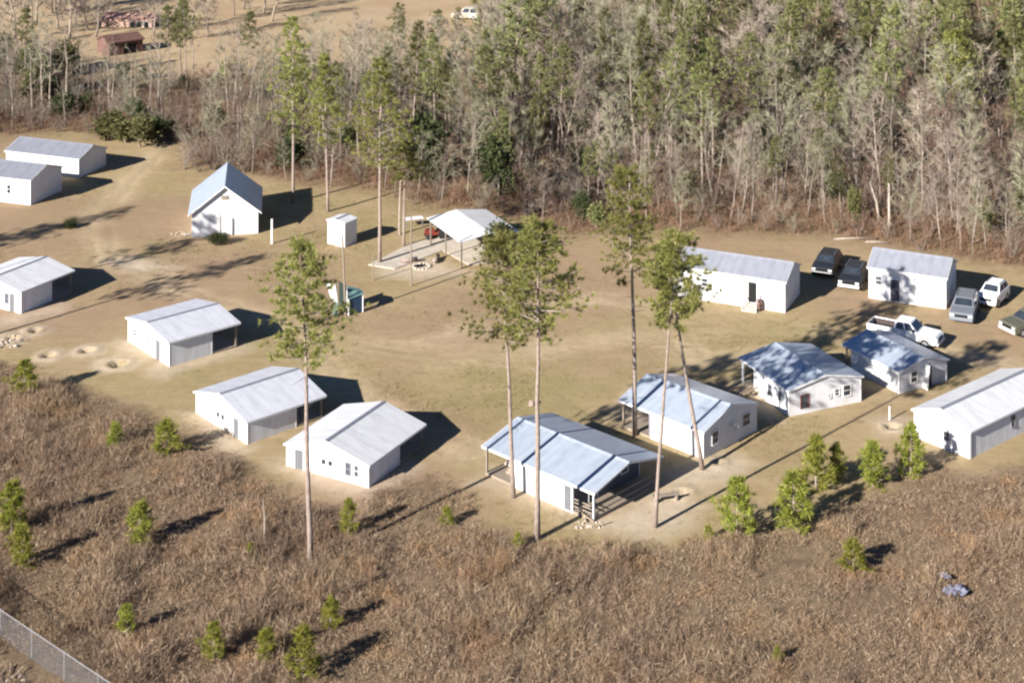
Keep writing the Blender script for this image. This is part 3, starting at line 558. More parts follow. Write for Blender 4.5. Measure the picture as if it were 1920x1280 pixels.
def pickup(label, loc, az, body):
    o = thing('pickup_truck', label, 'pickup truck', loc, R(az)); hw = 1.0
    prof = [(-3.05, 0.55), (2.75, 0.45), (3.0, 0.6), (2.98, 1.0), (2.8, 1.15), (1.25, 1.25), (-0.75, 1.25), (-0.75, 0.72), (-3.05, 0.72)]
    n = len(prof); mb = MB()
    mb.poly([(a, -hw, z) for a, z in prof] + [(a, hw, z) for a, z in prof], [tuple(range(n)), tuple(range(2 * n - 1, n - 1, -1))] + [(i, n + i, n + (i + 1) % n, (i + 1) % n) for i in range(n)])
    mb.build('body', body, o, bevel=0.06)
    bd = MB(); bd.box(-3.0, -0.77, -hw, -hw + 0.11, 0.721, 1.26); bd.box(-3.0, -0.77, hw - 0.11, hw, 0.721, 1.26); bd.build('bed_side', body, o, bevel=0.02)
    tg = MB(); tg.box(-3.06, -2.995, -hw + 0.02, hw - 0.02, 0.723, 1.25); tg.build('tailgate', body, o, bevel=0.02)
    fl = MB(); fl.box(-2.99, -0.76, -hw + 0.115, hw - 0.115, 0.73, 0.77); fl.box(-0.80, -0.755, -hw + 0.12, hw - 0.12, 0.775, 1.22)
    for sg in (-1, 1):
        y = sorted((sg * (hw - 0.116), sg * (hw - 0.13))); fl.box(-2.98, -0.81, y[0], y[1], 0.775, 1.2)
    fl.build('bed_liner', M['bed'], o)
    greenhouse(o, -0.75, 1.3, -0.6, 0.65, 1.24, 1.92, 0.96, 0.76, body)
    wheels(o, (-1.85, 1.95), hw + 0.02, 0.42, 0.28)
    for sg in (-1, 1):
        ar = MB(); y = sorted((sg * (hw + 0.001), sg * (hw + 0.03)))
        for x in (-1.85, 1.95):
            pts = [(x + 0.55 * math.cos(t), 0.45 + 0.55 * math.sin(t)) for t in np.linspace(0.05, math.pi - 0.05, 12)] + [(x + 0.46 * math.cos(t), 0.45 + 0.46 * math.sin(t)) for t in np.linspace(math.pi - 0.05, 0.05, 12)]
            for i in range(11):
                q_ = [pts[i], pts[i + 1], pts[22 - i], pts[23 - i]]; ar.prism(q_[::-1], y[0], y[1])
        ar.build('wheel_arch', M['dark'], o)
        h_ = MB(); h_.box(2.93, 3.02, sg * 0.78 - 0.17, sg * 0.78 + 0.17, 0.82, 1.0); h_.build('headlight', M['lamp'], o)
        mr = MB(); y = sorted((sg * 1.0, sg * 1.2)); mr.box(0.95, 1.07, y[0], y[1], 1.3, 1.5); mr.build('mirror', M['dark'], o)
    g = MB(); g.box(2.94, 3.012, -0.55, 0.55, 0.75, 1.0); g.build('grille', M['dark'], o)
    for nm, x in (('front_bumper', 2.95), ('rear_bumper', -3.17)):
        b_ = MB(); b_.box(x, x + 0.16, -0.97, 0.97, 0.45, 0.66); b_.build(nm, M['bumper'], o, bevel=0.03)
    return o
pickup('white pickup truck with an open bed parked behind the small blue-roofed house', (31.0, 130.3), -31, M['paint_white']).scale = (.93, .93, .93)
# car at the right frame edge
suv('parked_car', 'dull olive car cut off by the right frame edge', 'car', gp(1928, 620), 205, M['paint_olive'], L=4.4, H=1.6, bumper=M['bumper'])
# far white vehicle in the field
def far_van(label, loc, az):
    return suv('parked_van', label, 'van', loc, az, M['concrete'], L=4.6, H=1.9)
far_van('pale vehicle far off in the open field above the woods', gp(875, 36), 165)

# ------------------------------------------------------------------ small things in the clearing
def stick(name, label, cat, px, py, h, r, m, lean=(0, 0), group=None):
    x, y = gp(px, py); mb = MB(); mb.tube([(0, 0, -0.1), (lean[0] * .5, lean[1] * .5, h * .5), (lean[0], lean[1], h)], [r, r * .95, r * .85], 8)
    o = mb.build(name, m); o.location = (x, y, 0); return tag(o, label, cat, group)
stick('white_post', 'short white post right of the chapel wall', 'post', 510, 457, 2.3, 0.11, M['trim'])
stick('black_post', 'thin dark pole in front of the chapel door', 'pole', 414, 447, 2.2, 0.06, M['dark'])
stick('wooden_pole', 'tall thin wooden pole beside the teal shelter', 'pole', 648, 592, 6.6, 0.09, M['post'], (-0.25, 0))
stick('wooden_pole', 'thin wooden pole on the paving in front of the pavilion', 'pole', 771, 536, 6.0, 0.07, M['post'], (0.0, 0))
stick('wooden_pole', 'short thin pole left of the fire ring with a pale base', 'pole', 700, 526, 2.6, 0.05, M['post'])
stick('white_stake', 'white stake above the dug pit left of the long white cabin', 'stake', 1668, 788, 1.0, 0.06, M['trim'])
for k, (a, b_, h, ln, lab) in enumerate(((1650, 424, 4.3, (-1.0, 0), 'bleached dead trunk leaning left at the woodland edge'), (1667, 430, 4.4, (0.0, 0), 'bleached upright dead trunk at the woodland edge'), (749, 440, 5.2, (0.1, 0), 'pale broken trunk left of the pavilion'))):
    sn = thing('dead_tree', lab, 'dead tree', gp(a, b_)); t = MB(); t.tube([(0, 0, -.1), (ln[0] * .3, 0, h * .5), (ln[0], 0, h)], [.13, .11, .07], 8); t.build('trunk', M['snag'] if k < 2 else M['bark_grey'], sn)
    if k == 2:
        t = MB(); t.tube([(0.08, 0, h * .97), (0.5, 0, h * 1.06), (0.95, 0.1, h * 1.12)], [.09, .07, .05], 6); t.build('broken_limb', M['snag'], sn)
    if k == 1:
        t = MB(); t.tube([(0, 0, h * .6), (0.35, 0, h * .75)], [.04, .02], 5); t.build('broken_limb', M['snag'], sn)
# white canopy board left of pavilion
CB = thing('table', 'small white table standing left of the pavilion', 'table', gp(775, 424), R(20))
b_ = MB(); b_.box(-0.95, 0.95, -0.45, 0.45, 0.74, 0.79); b_.build('tabletop', M['trim'], CB)
for x in (-.8, .8):
    for y in (-.38, .38):
        b_ = MB(); b_.box(x - .03, x + .03, y - .03, y + .03, -.05, .739); b_.build('leg', M['grey_trim'], CB)
# red tractor-like machine under the pavilion
RT = thing('garden_tractor', 'red garden tractor parked under the left side of the pavilion', 'tractor', gp(817, 446), R(195))
b_ = MB(); b_.prism([(-0.9, .35), (1.0, .35), (1.0, .85), (.2, .95), (.1, .6), (-.9, .75)], -.35, .35); b_.build('body', M['red'], RT, bevel=.04)
b_ = MB(); b_.box(-.7, -.2, -.28, .28, .76, .86); b_.box(-.75, -.66, -.28, .28, .86, 1.25); b_.build('seat', M['dark'], RT)
b_ = MB(); b_.tube([(.05, 0, .85), (-.1, 0, 1.15)], [.03, .03], 6); b_.cyl((-.1, 0, 1.15), .2, .03, 12); b_.build('steering_wheel', M['dark'], RT)
for x, r_ in ((-.55, .42), (.75, .26)):
    for sg in (-1, 1):
        b_ = MB(); b_.cyl((x, sg * .52 - .11, r_), r_, .22, 16, 'y'); b_.build('wheel', M['tyre'], RT)
# fire ring and seats
FRX, FRY = gp(790, 500)
fr = thing('fire_ring', 'ring of pale stones round a black fire bed before the pavilion', 'fire ring', (FRX, FRY))
b_ = MB()
for i in range(14):
    t = i / 14 * 6.283; x, y = .75 * math.cos(t), .75 * math.sin(t); s = .13 + .04 * rnd.random(); b_.tube([(x, y, -.03), (x, y, .1 + .05 * rnd.random())], [s, s * .7], 6)
b_.build('stone_ring', M['stone'], fr); b_ = MB(); b_.cyl((0, 0, -.02), .62, .05, 14); b_.build('ash_bed', M['dark'], fr)
for k, (a, c, lab) in enumerate(((768, 493, 'dark log seat left of the fire ring'), (818, 490, 'brown log seat right of the fire ring'))):
    s_ = thing('log_seat', lab, 'seat', gp(a, c), R(20 + 60 * k)); b_ = MB(); b_.cyl((-.7, 0, .28), .2, 1.4, 10, 'x'); b_.build('log', M['bark'], s_, True)
    for x in (-.45, .45):
        b_ = MB(); b_.cyl((x, 0, -.05), .13, .16, 8); b_.build('foot_block', M['bark_grey'], s_)
# teal shelter
TS = thing('tarp_shelter', 'teal and white tarp shelter with a shaded blue side in the clearing', 'shelter', gp(640, 592), 0.0)
def sheet(name, pts, m, t=.05):
    a = [Vector(p) for p in pts]; n = (a[1] - a[0]).cross(a[2] - a[0]).normalized() * t
    mb = MB(); k = len(a); mb.poly(a + [p - n for p in a], [tuple(range(k)), tuple(range(2 * k - 1, k - 1, -1))] + [(i, k + i, k + (i + 1) % k, (i + 1) % k) for i in range(k)]); return mb.build(name, m, TS)
sheet('white_side', [(-.72, 0, 1.1), (-.3, -.05, 1.1), (-.5, 0, 2.55), (-1.3, .1, 2.65)], M['trim'])
sheet('teal_side', [(-.7, 0, 0.02), (-.25, -.1, 0.02), (-.3, -.05, 1.09), (-.72, 0, 1.09)], M['teal'])
sheet('tarp_roof', [(.62, .05, 1.36), (1.78, .85, 1.5), (1.45, 1.9, 1.55), (.3, 1.9, 1.8)], M['teal'])
sheet('blue_flap', [(.65, .1, 0.02), (1.75, .9, .02), (1.75, .9, 1.44), (.65, .1, 1.31)], M['blue'])
sheet('back_wall', [(-.4, 1.85, 0.02), (1.4, 1.85, 0.02), (1.4, 1.85, 1.5), (.3, 1.85, 1.75), (-.4, 1.85, 2.2)], M['evergreen_cloth'])
for p, q_ in (((-.3, .1, 0), (-.45, .12, 2.5)), ((.6, .0, 0), (.6, .03, 1.36)), ((.3, 1.75, 0), (.3, 1.75, 1.72)), ((1.7, .8, 0), (1.7, .84, 1.46))):
    b_ = MB(); b_.tube([p, q_], [.05, .05], 6); b_.build('post', M['trim'], TS)
# dish on the end wall of house F, panel at I
fr_ = dirv(136); rt = dirv(46)
cpos = np.array([12.72, 109.85]) + rt * 3.15 - fr_ * 0.12
ds = thing('satellite_dish', 'round white dish fixed to the end wall of a blue-grey roofed house', 'dish', (cpos[0], cpos[1], 1.35), R(136 - 90))
b_ = MB(); n = 16; ring = []
for j, (rr_, yy) in enumerate(((.02, .0), (.16, -.02), (.3, -.1))): ring.append([(rr_ * math.cos(6.283 * i / n), -0.16 + yy, rr_ * math.sin(6.283 * i / n)) for i in range(n)])
for j in range(2):
    b_.poly(ring[j] + ring[j + 1], [(i, (i + 1) % n, n + (i + 1) % n, n + i) for i in range(n)])
b_.build('bowl', M['trim'], ds, True); b_ = MB(); b_.tube([(0, .13, -.1), (0, -.15, 0)], [.03, .03], 6); b_.build('bracket', M['grey_trim'], ds)
b_ = MB(); b_.tube([(0, -.18, -.2), (0, -.42, -.02)], [.015, .015], 5); b_.box(-.04, .04, -.47, -.4, -.05, .05); b_.build('feed_arm', M['grey_trim'], ds)
wp = MB(); wp.box(-.35, .35, -.03, .03, 0, 1.75); wp.box(-.3, .3, -.045, -.031, .1, .8); wp.box(-.3, .3, -.045, -.031, .9, 1.65)
o = wp.build('leaning_door', M['trim']); o.location = (*gp(1733, 729), 0.0); o.rotation_euler = (R(-8), 0, R(-60)); tag(o, 'white door panel standing by the end of the small blue-roofed house', 'door panel')
# steps and clutter at the long white building
st = thing('entrance_steps', 'pale wooden steps below the open dark doorway', 'steps', tuple(np.array([22.52, 136.41]) + dirv(155.5) * 2.75 + dirv(245.5) * 0.02), R(155.5 - 90))
b_ = MB()
for i in range(3): b_.box(-0.35 * (i + 1) - .05, -0.35 * i - .05, -.55, .55, 0, .42 - .14 * i)
b_.build('treads', M['concrete'], st); b_ = MB()
for y in (-.6, .6): b_.tube([(-.08, y, 0), (-.08, y, 1.2)], [.035] * 2, 6); b_.tube([(-1.05, y, 0), (-1.05, y, .85)], [.035] * 2, 6); b_.tube([(-.08, y, 1.2), (-1.05, y, .85)], [.035] * 2, 6)
b_.build('handrail', M['trim'], st)
br = thing('barrel', 'dark brown barrel right of the pale steps', 'barrel', gp(1424, 581)); b_ = MB(); b_.tube([(0, 0, 0), (0, 0, .25), (0, 0, .6), (0, 0, .85)], [.26, .3, .3, .26], 14); b_.build('drum', M['rust'], br, True)
b_ = MB()
for z in (.22, .6): b_.cyl((0, 0, z), .315, .04, 14)
b_.build('hoops', M['grey_trim'], br)
# bench near the front house
BN = 'deck'
pb = thing('picnic_bench', 'low dark bench on the bare soil right of the nearest house', 'bench', gp(1248, 940), R(15))
b_ = MB(); b_.box(-.9, .9, -.2, .2, .42, .48); b_.build('seat', M[BN], pb)
for x in (-.7, .7):
    b_ = MB(); b_.box(x - .05, x + .05, -.17, .17, -.05, .419); b_.build('leg', M[BN], pb)
# clutter under the far porch of the nearest house
for k, (t, s, lab, m) in enumerate(((7.6, -2.2, 'stack of boards under the far porch of the nearest house', 'wood'), (8.5, -1.4, 'pale crate pile under the far porch of the nearest house', 'stone'))):
    cpos = np.array([5.03, 101.4]) + dirv(137) * t + dirv(47) * (3.3 + s)
    o = thing('lumber_stack', lab, 'lumber', (cpos[0], cpos[1], 0.14), R(137)); 
    for i in range(3):
        b_ = MB(); b_.box(-.6 + .05 * i, .6 - .1 * i, -.3, .25 - .06 * i, .16 * i + .002, .16 * i + .15); b_.build('board_layer', M[m], o)
# a stump by the worn patch in the middle
sp_ = thing('tree_stump', 'small dark stump alone on the grass behind the nearest house', 'stump', gp(997, 759)); b_ = MB(); b_.tube([(0, 0, -.1), (0, 0, .1), (.02, 0, .32)], [.3, .22, .2], 9); b_.build('trunk', M['bark'], sp_, True); b_ = MB(); b_.cyl((.02, 0, .321), .17, .02, 9); b_.build('cut_face', M['wood'], sp_)
# lumber heap between E and F
lh = thing('lumber_heap', 'loose heap of pale boards beside the pine-shaded house', 'lumber', gp(1392, 742), R(30))
for i in range(9):
    b_ = MB(); a = rnd.uniform(-.5, .5); z = .04 + .05 * i; x = rnd.uniform(-.5, .5); y = rnd.uniform(-.6, .6); c_, s_ = math.cos(a), math.sin(a)
    b_.tube([(x - 1.1 * c_, y - 1.1 * s_, z), (x + 1.1 * c_, y + 1.1 * s_, z + rnd.uniform(-.02, .2))], [.07, .07], 4); b_.build('board', M['wood'], lh)
# logs at the wood edge
for k, (a, c, rz, ln, lab) in enumerate(((1605, 449, 4, 4.2, 'pale fallen log lying along the woodland edge behind the panel-sided building'), (1645, 456, -6, 2.2, 'short pale log beside a longer fallen one at the woodland edge'))):
    mb = MB(); mb.tube([(-ln / 2, 0, .08), (0, .1, .1), (ln / 2, 0, .09)], [.10, .09, .07], 8); o = mb.build('fallen_log', M['bark_grey'], None, True); o.location = (*gp(a, c), 0); o.rotation_euler.z = R(rz); tag(o, lab, 'log')
# plastic litter in the right scrub, rubble at left
def crumple(name, label, cat, px, py, s, m, z=.25):
    mb = MB(); n = 7; P_ = [[(s * (i / (n - 1) - .5) * 1.4, s * (j / (n - 1) - .5), z + .22 * s * rnd.random()) for i in range(n)] for j in range(n)]
    mb.poly(sum(P_, []), [(j * n + i, j * n + i + 1, (j + 1) * n + i + 1, (j + 1) * n + i) for i in range(n - 1) for j in range(n - 1) if (i, j) not in ((0, 0), (n - 2, 0), (0, n - 2), (n - 2, n - 2), (2, 0))])
    o = mb.build(name, m); so = o.modifiers.new('thickness', 'SOLIDIFY'); so.thickness = .02; o.location = (*gp(px, py), 0); o.rotation_euler.z = rnd.random() * 3; return tag(o, label, cat)
crumple('plastic_sheet', 'crumpled pale blue plastic sheet lying in the right-hand scrub', 'plastic sheet', 1792, 1116, 1.0, M['tarp_pale'], .22)
crumple('plastic_scrap', 'small white scrap above the blue plastic in the scrub', 'plastic scrap', 1772, 1088, .5, M['tarp_pale'], .25)
def rubble(label, px, py, n, spread, m, s0=.12, s1=.3):
    mb = MB()
    for i in range(n):
        x, y = rnd.gauss(0, spread), rnd.gauss(0, spread * .7); s = rnd.uniform(s0, s1) * .8; a = rnd.random() * 3
        mb.tube([(x, y, -.04), (x + .2 * s * math.cos(a), y + .2 * s * math.sin(a), s * .35), (x + .5 * s * math.cos(a), y + .5 * s * math.sin(a), s * rnd.uniform(.5, .9))], [s, s * .9, s * .4], 5)
    mb.cur = 1
    for i in range(4):
        a = rnd.random() * 3; x, y = rnd.gauss(0, spread * .6), rnd.gauss(0, spread * .5); mb.tube([(x, y, .1), (x + .8 * math.cos(a), y + .8 * math.sin(a), .3)], [.04, .04], 4)
    o = mb.build('rubble', [m, M['wood']]); o.location = (*gp(px, py), 0); return tag(o, label, 'rubble', kind='stuff')
rubble('white rubble and boards at the left edge below the uphill cabin', 14, 645, 22, .8, M['stone'])
rubble('pale stones at the foot of the corner post of the nearest house', 1105, 985, 26, .55, M['stone'], .06, .16)
rubble('dark and white scrap beside the left corner of the chapel', 345, 440, 16, .5, M['stone'], .08, .22)
rubble('brush and pale rubble at the cabin corner beside the scrub', 415, 818, 14, .5, M['stone'], .05, .13)
rubble('white rubble at the bottom left corner outside the wire fence', 10, 1276, 12, .5, M['stone'], .1, .22)
# chain-link fence
def chain_fence():
    a = np.array(gp(0, 1142, 1.6)); b_ = np.array(gp(210, 1282, 1.6)); d = (b_ - a) / np.hypot(*(b_ - a)); s0 = a - d * 9; s1 = b_ + d * 5; Ln = float(np.hypot(*(s1 - s0))); az = math.atan2(d[1], d[0])
    o = thing('wire_fence', 'chain-link wire fence with a top rail across the bottom left corner', 'fence', tuple(s0), az)
    sp, Hh, w = .075, 1.55, .0022; T = []
    ks = np.arange(-int(Hh / sp) - 1, int(Ln / sp) + 1)
    for sg in (1, -1):
        x0 = ks * sp if sg > 0 else ks * sp + Hh; x1 = x0 + sg * Hh
        P0 = np.stack([x0, np.full_like(x0, .003 * sg), np.full_like(x0, .05)], 1); P1 = np.stack([x1, np.full_like(x0, .003 * sg), np.full_like(x0, .05 + Hh)], 1)
        ok = (np.minimum(x0, x1) > 0) & (np.maximum(x0, x1) < Ln); P0, P1 = P0[ok], P1[ok]
        for off in ((w, 0, -w * sg), (0, w * 1.4, 0)):
            q_ = np.array(off); T += [np.stack([P0 - q_, P0 + q_, P1 + q_], 1), np.stack([P0 - q_, P1 + q_, P1 - q_], 1)]
    link('mesh', soup_mesh('mesh', np.concatenate(T), M['wire']), o)
    mb = MB(); mb.cyl((0, 0, 1.6), .021, Ln, 8, 'x'); mb.build('top_rail', M['wire'], o)
    for i in range(int(Ln / 3) + 1):
        mb = MB(); mb.cyl((i * 3, .03, -.2), .03, 1.86, 8); mb.build('post', M['wire'], o)
chain_fence()

# ------------------------------------------------------------------ vegetation
def unit(v): return v / (np.linalg.norm(v, axis=-1, keepdims=True) + 1e-9)
def needles(P, D, n, length, width, spread, g):
    """tufts of needle-shaped leaves: n triangles at every point P leaning round direction D"""
    k = len(P); d = unit(D[:, None, :] + spread * g.normal(size=(k, n, 3))); L_ = length * g.uniform(.6, 1.15, (k, n, 1))
    s = unit(np.cross(d, g.normal(size=(k, n, 3)))) * width * g.uniform(.6, 1.3, (k, n, 1))
    b0 = P[:, None, :] + d * L_ * .08
    return np.stack([b0 - s, b0 + s, P[:, None, :] + d * L_], 2).reshape(-1, 3, 3)

def pine_meshes(seed, h, r0, cb, rad, nb, lean=(0, 0), tuft=.42, nn=20, wid=.03, sub=5, cone=.5, m_needle='needle', dead=3, gap=.25, key='pine'):
    g = np.random.default_rng(seed); t = MB(); zs = np.linspace(0, h * .985, 10)
    wob = np.cumsum(g.normal(0, .06, (10, 2)), 0) * (h / 18)
    pts = [(lean[0] * (z / h) * h + wob[i, 0] * (z / h) , lean[1] * z + wob[i, 1] * (z / h), z - (.2 if i == 0 else 0)) for i, z in enumerate(zs)]
    rr = [r0 * (1.18 if i == 0 else 1) * (1 - .8 * (z / h) ** 1.15) for i, z in enumerate(zs)]
    t.tube(pts, rr, 9)
    ax = lambda z: np.array([np.interp(z, zs, [p[k] for p in pts]) for k in range(3)])
    P, D = [], []
    az = g.uniform(0, 6.28)
    for i in range(nb):
        u = (i + g.uniform(0, 1)) / nb; z = h * (cb + (1 - cb) * u ** .9 * .985); az += 2.4 + g.normal(0, .5)
        prof = (1 - u) ** cone * (0.55 + .45 * min(1, u / .22)) if cone else 1.0
        Ln = rad * prof * g.uniform(.6, 1.15) + .15
        if g.random() < gap: Ln *= .55
        up = g.uniform(-.05, .35) + .5 * u
        d = np.array([math.cos(az), math.sin(az), up]); d /= np.linalg.norm(d); b0 = ax(z)
        p1 = b0 + d * Ln * .55; d2 = unit(d + np.array([0, 0, g.uniform(.0, .35)])); p2 = p1 + d2 * Ln * .45
        br = max(.012, .035 * Ln / 2.2 * (r0 / .17))
        t.tube([b0, p1, p2], [br, br * .7, br * .3], 4, False)
        n_ = max(2, int(sub * (.4 + Ln / rad)))
        for k in range(n_):
            s = g.uniform(.42, 1.05); q_ = b0 + d * Ln * s if s < .55 else p1 + d2 * Ln * (s - .55)
            off = g.normal(0, 1, 3) * np.array([1, 1, .55]) * .2 * Ln * (.5 + s * .5); e = q_ + off
            if k % 2 == 0: t.tube([q_, e], [br * .4, br * .2], 3, False)
            P.append(e); D.append(unit(off * .6 + d2 * .5 + np.array([0, 0, .35])))
    for k in range(3): P.append(ax(h * (.95 + .02 * k)) + g.normal(0, .08, 3)); D.append(np.array([0, 0, 1.]))
    for i in range(dead):
        z = h * cb * g.uniform(.72, .99); a = g.uniform(0, 6.28); b0 = ax(z); L_ = g.uniform(.5, 1.3); e = b0 + np.array([math.cos(a), math.sin(a), g.uniform(-.2, .2)]) * L_
        t.tube([b0, e], [.025, .008], 4, False)
    tri = needles(np.array(P), np.array(D), nn, tuft, wid, .75, g)
    return t.mesh(key + '_trunk', M['bark'], True), soup_mesh(key + '_crown', tri, M[m_needle])

def plant(name, label, cat, me, loc, group=None, rz=0.0, s=1.0, sz=None):
    o = thing(name, label, cat, loc, rz, group); o.scale = (s, s, sz or s)
    if name in ('bare_tree', 'woodland_pine', 'brush_tree'): o.rotation_euler = (rnd.gauss(0, .08), rnd.gauss(0, .08), rz)
    link('trunk', me[0], o); link('crown', me[1], o); return o

# tall pines that stand in the clearing and the scrub (each built for itself)
TALL = [ # base pixel, height, trunk r, crown base fraction, crown radius, limbs, lean x, label
    (583, 1057, 18.6, .17, .61, 2.75, 58, (-.034, 0), 'tall pine rising from the scrub in front of the nearest white cabin'),
    (963, 932, 16.4, .15, .585, 2.9, 58, (-.045, 0), 'tall pine growing against the near wall of the nearest blue-grey roofed house'),
    (1007, 1010, 18.9, .18, .63, 3.1, 62, (.004, 0), 'tallest pine of the front pair, at the scrub edge by the nearest house'),
    (1190, 815, 18.3, .17, .58, 2.6, 54, (-.012, 0), 'tall pine between the two nearest blue-grey roofed houses'),
    (1228, 988, 17.8, .13, .68, 2.3, 44, (.062, 0), 'thin pine on the sandy soil right of the nearest house'),
    (1318, 880, 14.6, .15, .66, 2.2, 38, (-.19, 0), 'leaning pine at the corner of the house with the dish'),
    (550, 380, 18.8, .17, .38, 3.4, 62, (-.01, 0), 'tall pine standing in the chapel shadow at the woodland edge'),
    (615, 397, 15.6, .15, .40, 2.6, 46, (-.02, 0), 'slimmer pine behind the small white box shed'),
    (712, 492, 18.3, .17, .46, 3.4, 60, (-.012, 0), 'tall pine at the corner of the paving by the fire ring'),
    (757, 462, 9.6, .13, .60, 2.3, 30, (.01, 0), 'short bushy pine left of the pavilion'),
]
for i, (px, py, h, r0, cb, rad, nb, lean, lab) in enumerate(TALL):
    near = i < 6
    me = pine_meshes(100 + i, h, r0, cb, rad, nb, lean, .36 if near else .44, 34 if near else 22, .019 if near else .028, 12 if near else 10, .42 if near else .7, dead=4, key='tall_pine')
    plant('pine_tree', lab, 'pine tree', me, gp(px, py), 'tall pines standing in the clearing')
# pines just outside the left edge of the frame, whose shadows fall across the clearing
for i, (x, y, h) in enumerate(((-53.8, 130.1, 18), (-66.2, 135.6, 18), (-50.3, 122.3, 17.5), (-69.5, 132.0, 17))):
    me = pine_meshes(140 + i, h, .17, .6, 2.6, 40, (0, 0), .46, 20, .028, 6, .5, key='edge_pine')
    plant('pine_tree', 'tall pine standing beyond the left edge, casting a long shadow into the clearing', 'pine tree', me, (x, y), 'pines beyond the left edge')

# young pines
YP = [pine_meshes(200 + i, 2.0, .05, .01, .64, 38, (0, 0), .27, 18, .017, 5, .75, 'needle_young', 0, .1, 'young_pine') for i in range(4)]
SAP = [ # base pixel, height px, width factor, label
    (46, 742, 64, 1.15, 'bushy young pine at the left scrub edge below the dug pits'),
    (215, 843, 48, 1.1, 'small young pine left of its wider neighbour near the cabin corner'),
    (313, 852, 62, 1.3, 'wide young pine in the scrub below the second cabin'),
    (22, 1000, 92, 1.0, 'tall young pine at the left frame edge in the scrub'),
    (42, 1062, 74, 1.1, 'young pine in front of the tall one at the left frame edge'),
    (263, 1022, 78, 1.1, 'lone young pine in the middle of the left scrub with a dark shadow'),
    (653, 1000, 62, .9, 'dark young pine right of the tall front pine trunk'),
    (236, 1192, 56, 1.0, 'small bright young pine near the wire fence'),
    (400, 1238, 68, .95, 'narrow young pine at the bottom of the scrub, left of three'),
    (499, 1238, 58, 1.2, 'rounded young pine at the bottom of the scrub, middle of three'),
    (568, 1272, 92, 1.0, 'tallest young pine at the bottom of the scrub, right of three'),
    (620, 1178, 56, 1.1, 'small yellow-green young pine in the scrub below the tall front pine'),
    (1382, 1006, 106, .95, 'leftmost big young pine of the row on the right scrub edge'),
    (1488, 992, 100, 1.2, 'widest young pine of the row on the right scrub edge'),
    (1530, 920, 98, .95, 'young pine third along the right scrub edge, with a slim neighbour touching it'),
    (1568, 906, 72, .8, 'slim young pine pressed against the third one of the right scrub edge'),
    (1638, 912, 80, 1.1, 'round young pine fourth along the right scrub edge, dark shadow beside it'),
    (1708, 892, 92, .9, 'young pine standing nearest the long white cabin'),
    (1600, 1072, 58, 1.35, 'lone low young pine in the right-hand scrub'),
    (1328, 1012, 26, 1.3, 'tiny seedling pine left of the right-hand row'),
    (1457, 1242, 30, .9, 'tiny seedling pine near the bottom of the right-hand scrub'),
    (471, 1046, 28, 1.2, 'tiny yellowish seedling pine left of the tall front pine'),
    (838, 985, 34, 1.2, 'tiny seedling pine in the scrub left of the nearest house'),
    (972, 1025, 26, 1.3, 'tiny seedling pine at the foot of the front pine pair'),
]
for i, (px, py, hp, wf, lab) in enumerate(SAP):
    h = hp * CAM_H / (py - HOR)
    plant('young_pine', lab, 'young pine', YP[i % 4], gp(px, py), 'young pines in the scrub', rnd.random() * 6, h / 2.0 * wf, h / 2.0)
dk = thing('dead_sapling', 'thin bare trunk standing in the scrub left of the tall front pine', 'dead tree', gp(496, 1020)); t = MB(); t.tube([(0, 0, -.1), (0, .05, 1.6), (-.1, 0, 2.7)], [.07, .055, .03], 7); t.build('trunk', M['bark_grey'], dk)
t = MB(); t.tube([(0, .02, 1.4), (.3, 0, 1.9)], [.02, .01], 4); t.tube([(-.05, 0, 2.0), (-.35, 0, 2.5)], [.02, .008], 4); t.build('branches', M['bark_grey'], dk)

def bush_meshes(seed, h, rad, n, leaf, m, key, stems=5):
    g = np.random.default_rng(seed); t = MB()
    for i in range(stems):
        a = g.uniform(0, 6.28); e = np.array([math.cos(a) * rad * .5, math.sin(a) * rad * .5, h * .7]); t.tube([(0, 0, -.05), e * .5 + np.array([0, 0, .1]), e], [.05 * h / 3, .035 * h / 3, .012 * h / 3], 5, False)
    c = unit(g.normal(size=(16, 3))) * np.array([rad, rad, h * .42]) * g.uniform(.35, .85, (16, 1)) + np.array([0, 0, h * .55])
    w = c[g.integers(0, 16, n)] + g.normal(size=(n, 3)) * np.array([rad, rad, h * .4]) * .27; w[:, 2] = np.clip(w[:, 2], .05, None)
    tri = needles(w, unit(w - np.array([0, 0, h * .35])), 7, leaf, leaf * .22, .9, g)
    return t.mesh(key + '_stems', M['bark_grey'], True), soup_mesh(key + '_crown', tri, M[m])
EV = [bush_meshes(300 + i, 5.0, 1.7, 900, .34, 'evergreen', 'evergreen', 6) for i in range(3)]
plant('evergreen_tree', 'dark round evergreen right of the pavilion roof', 'evergreen tree', EV[0], gp(935, 492), None, 0, .85, .78)
plant('evergreen_bush', 'low green bush at the foot of the chapel wall', 'bush', EV[1], gp(410, 458), None, 1, .5, .22)
plant('evergreen_bush', 'green bush on the grass below the grey-roofed sheds', 'bush', EV[2], gp(133, 428), None, 1, .38, .18)

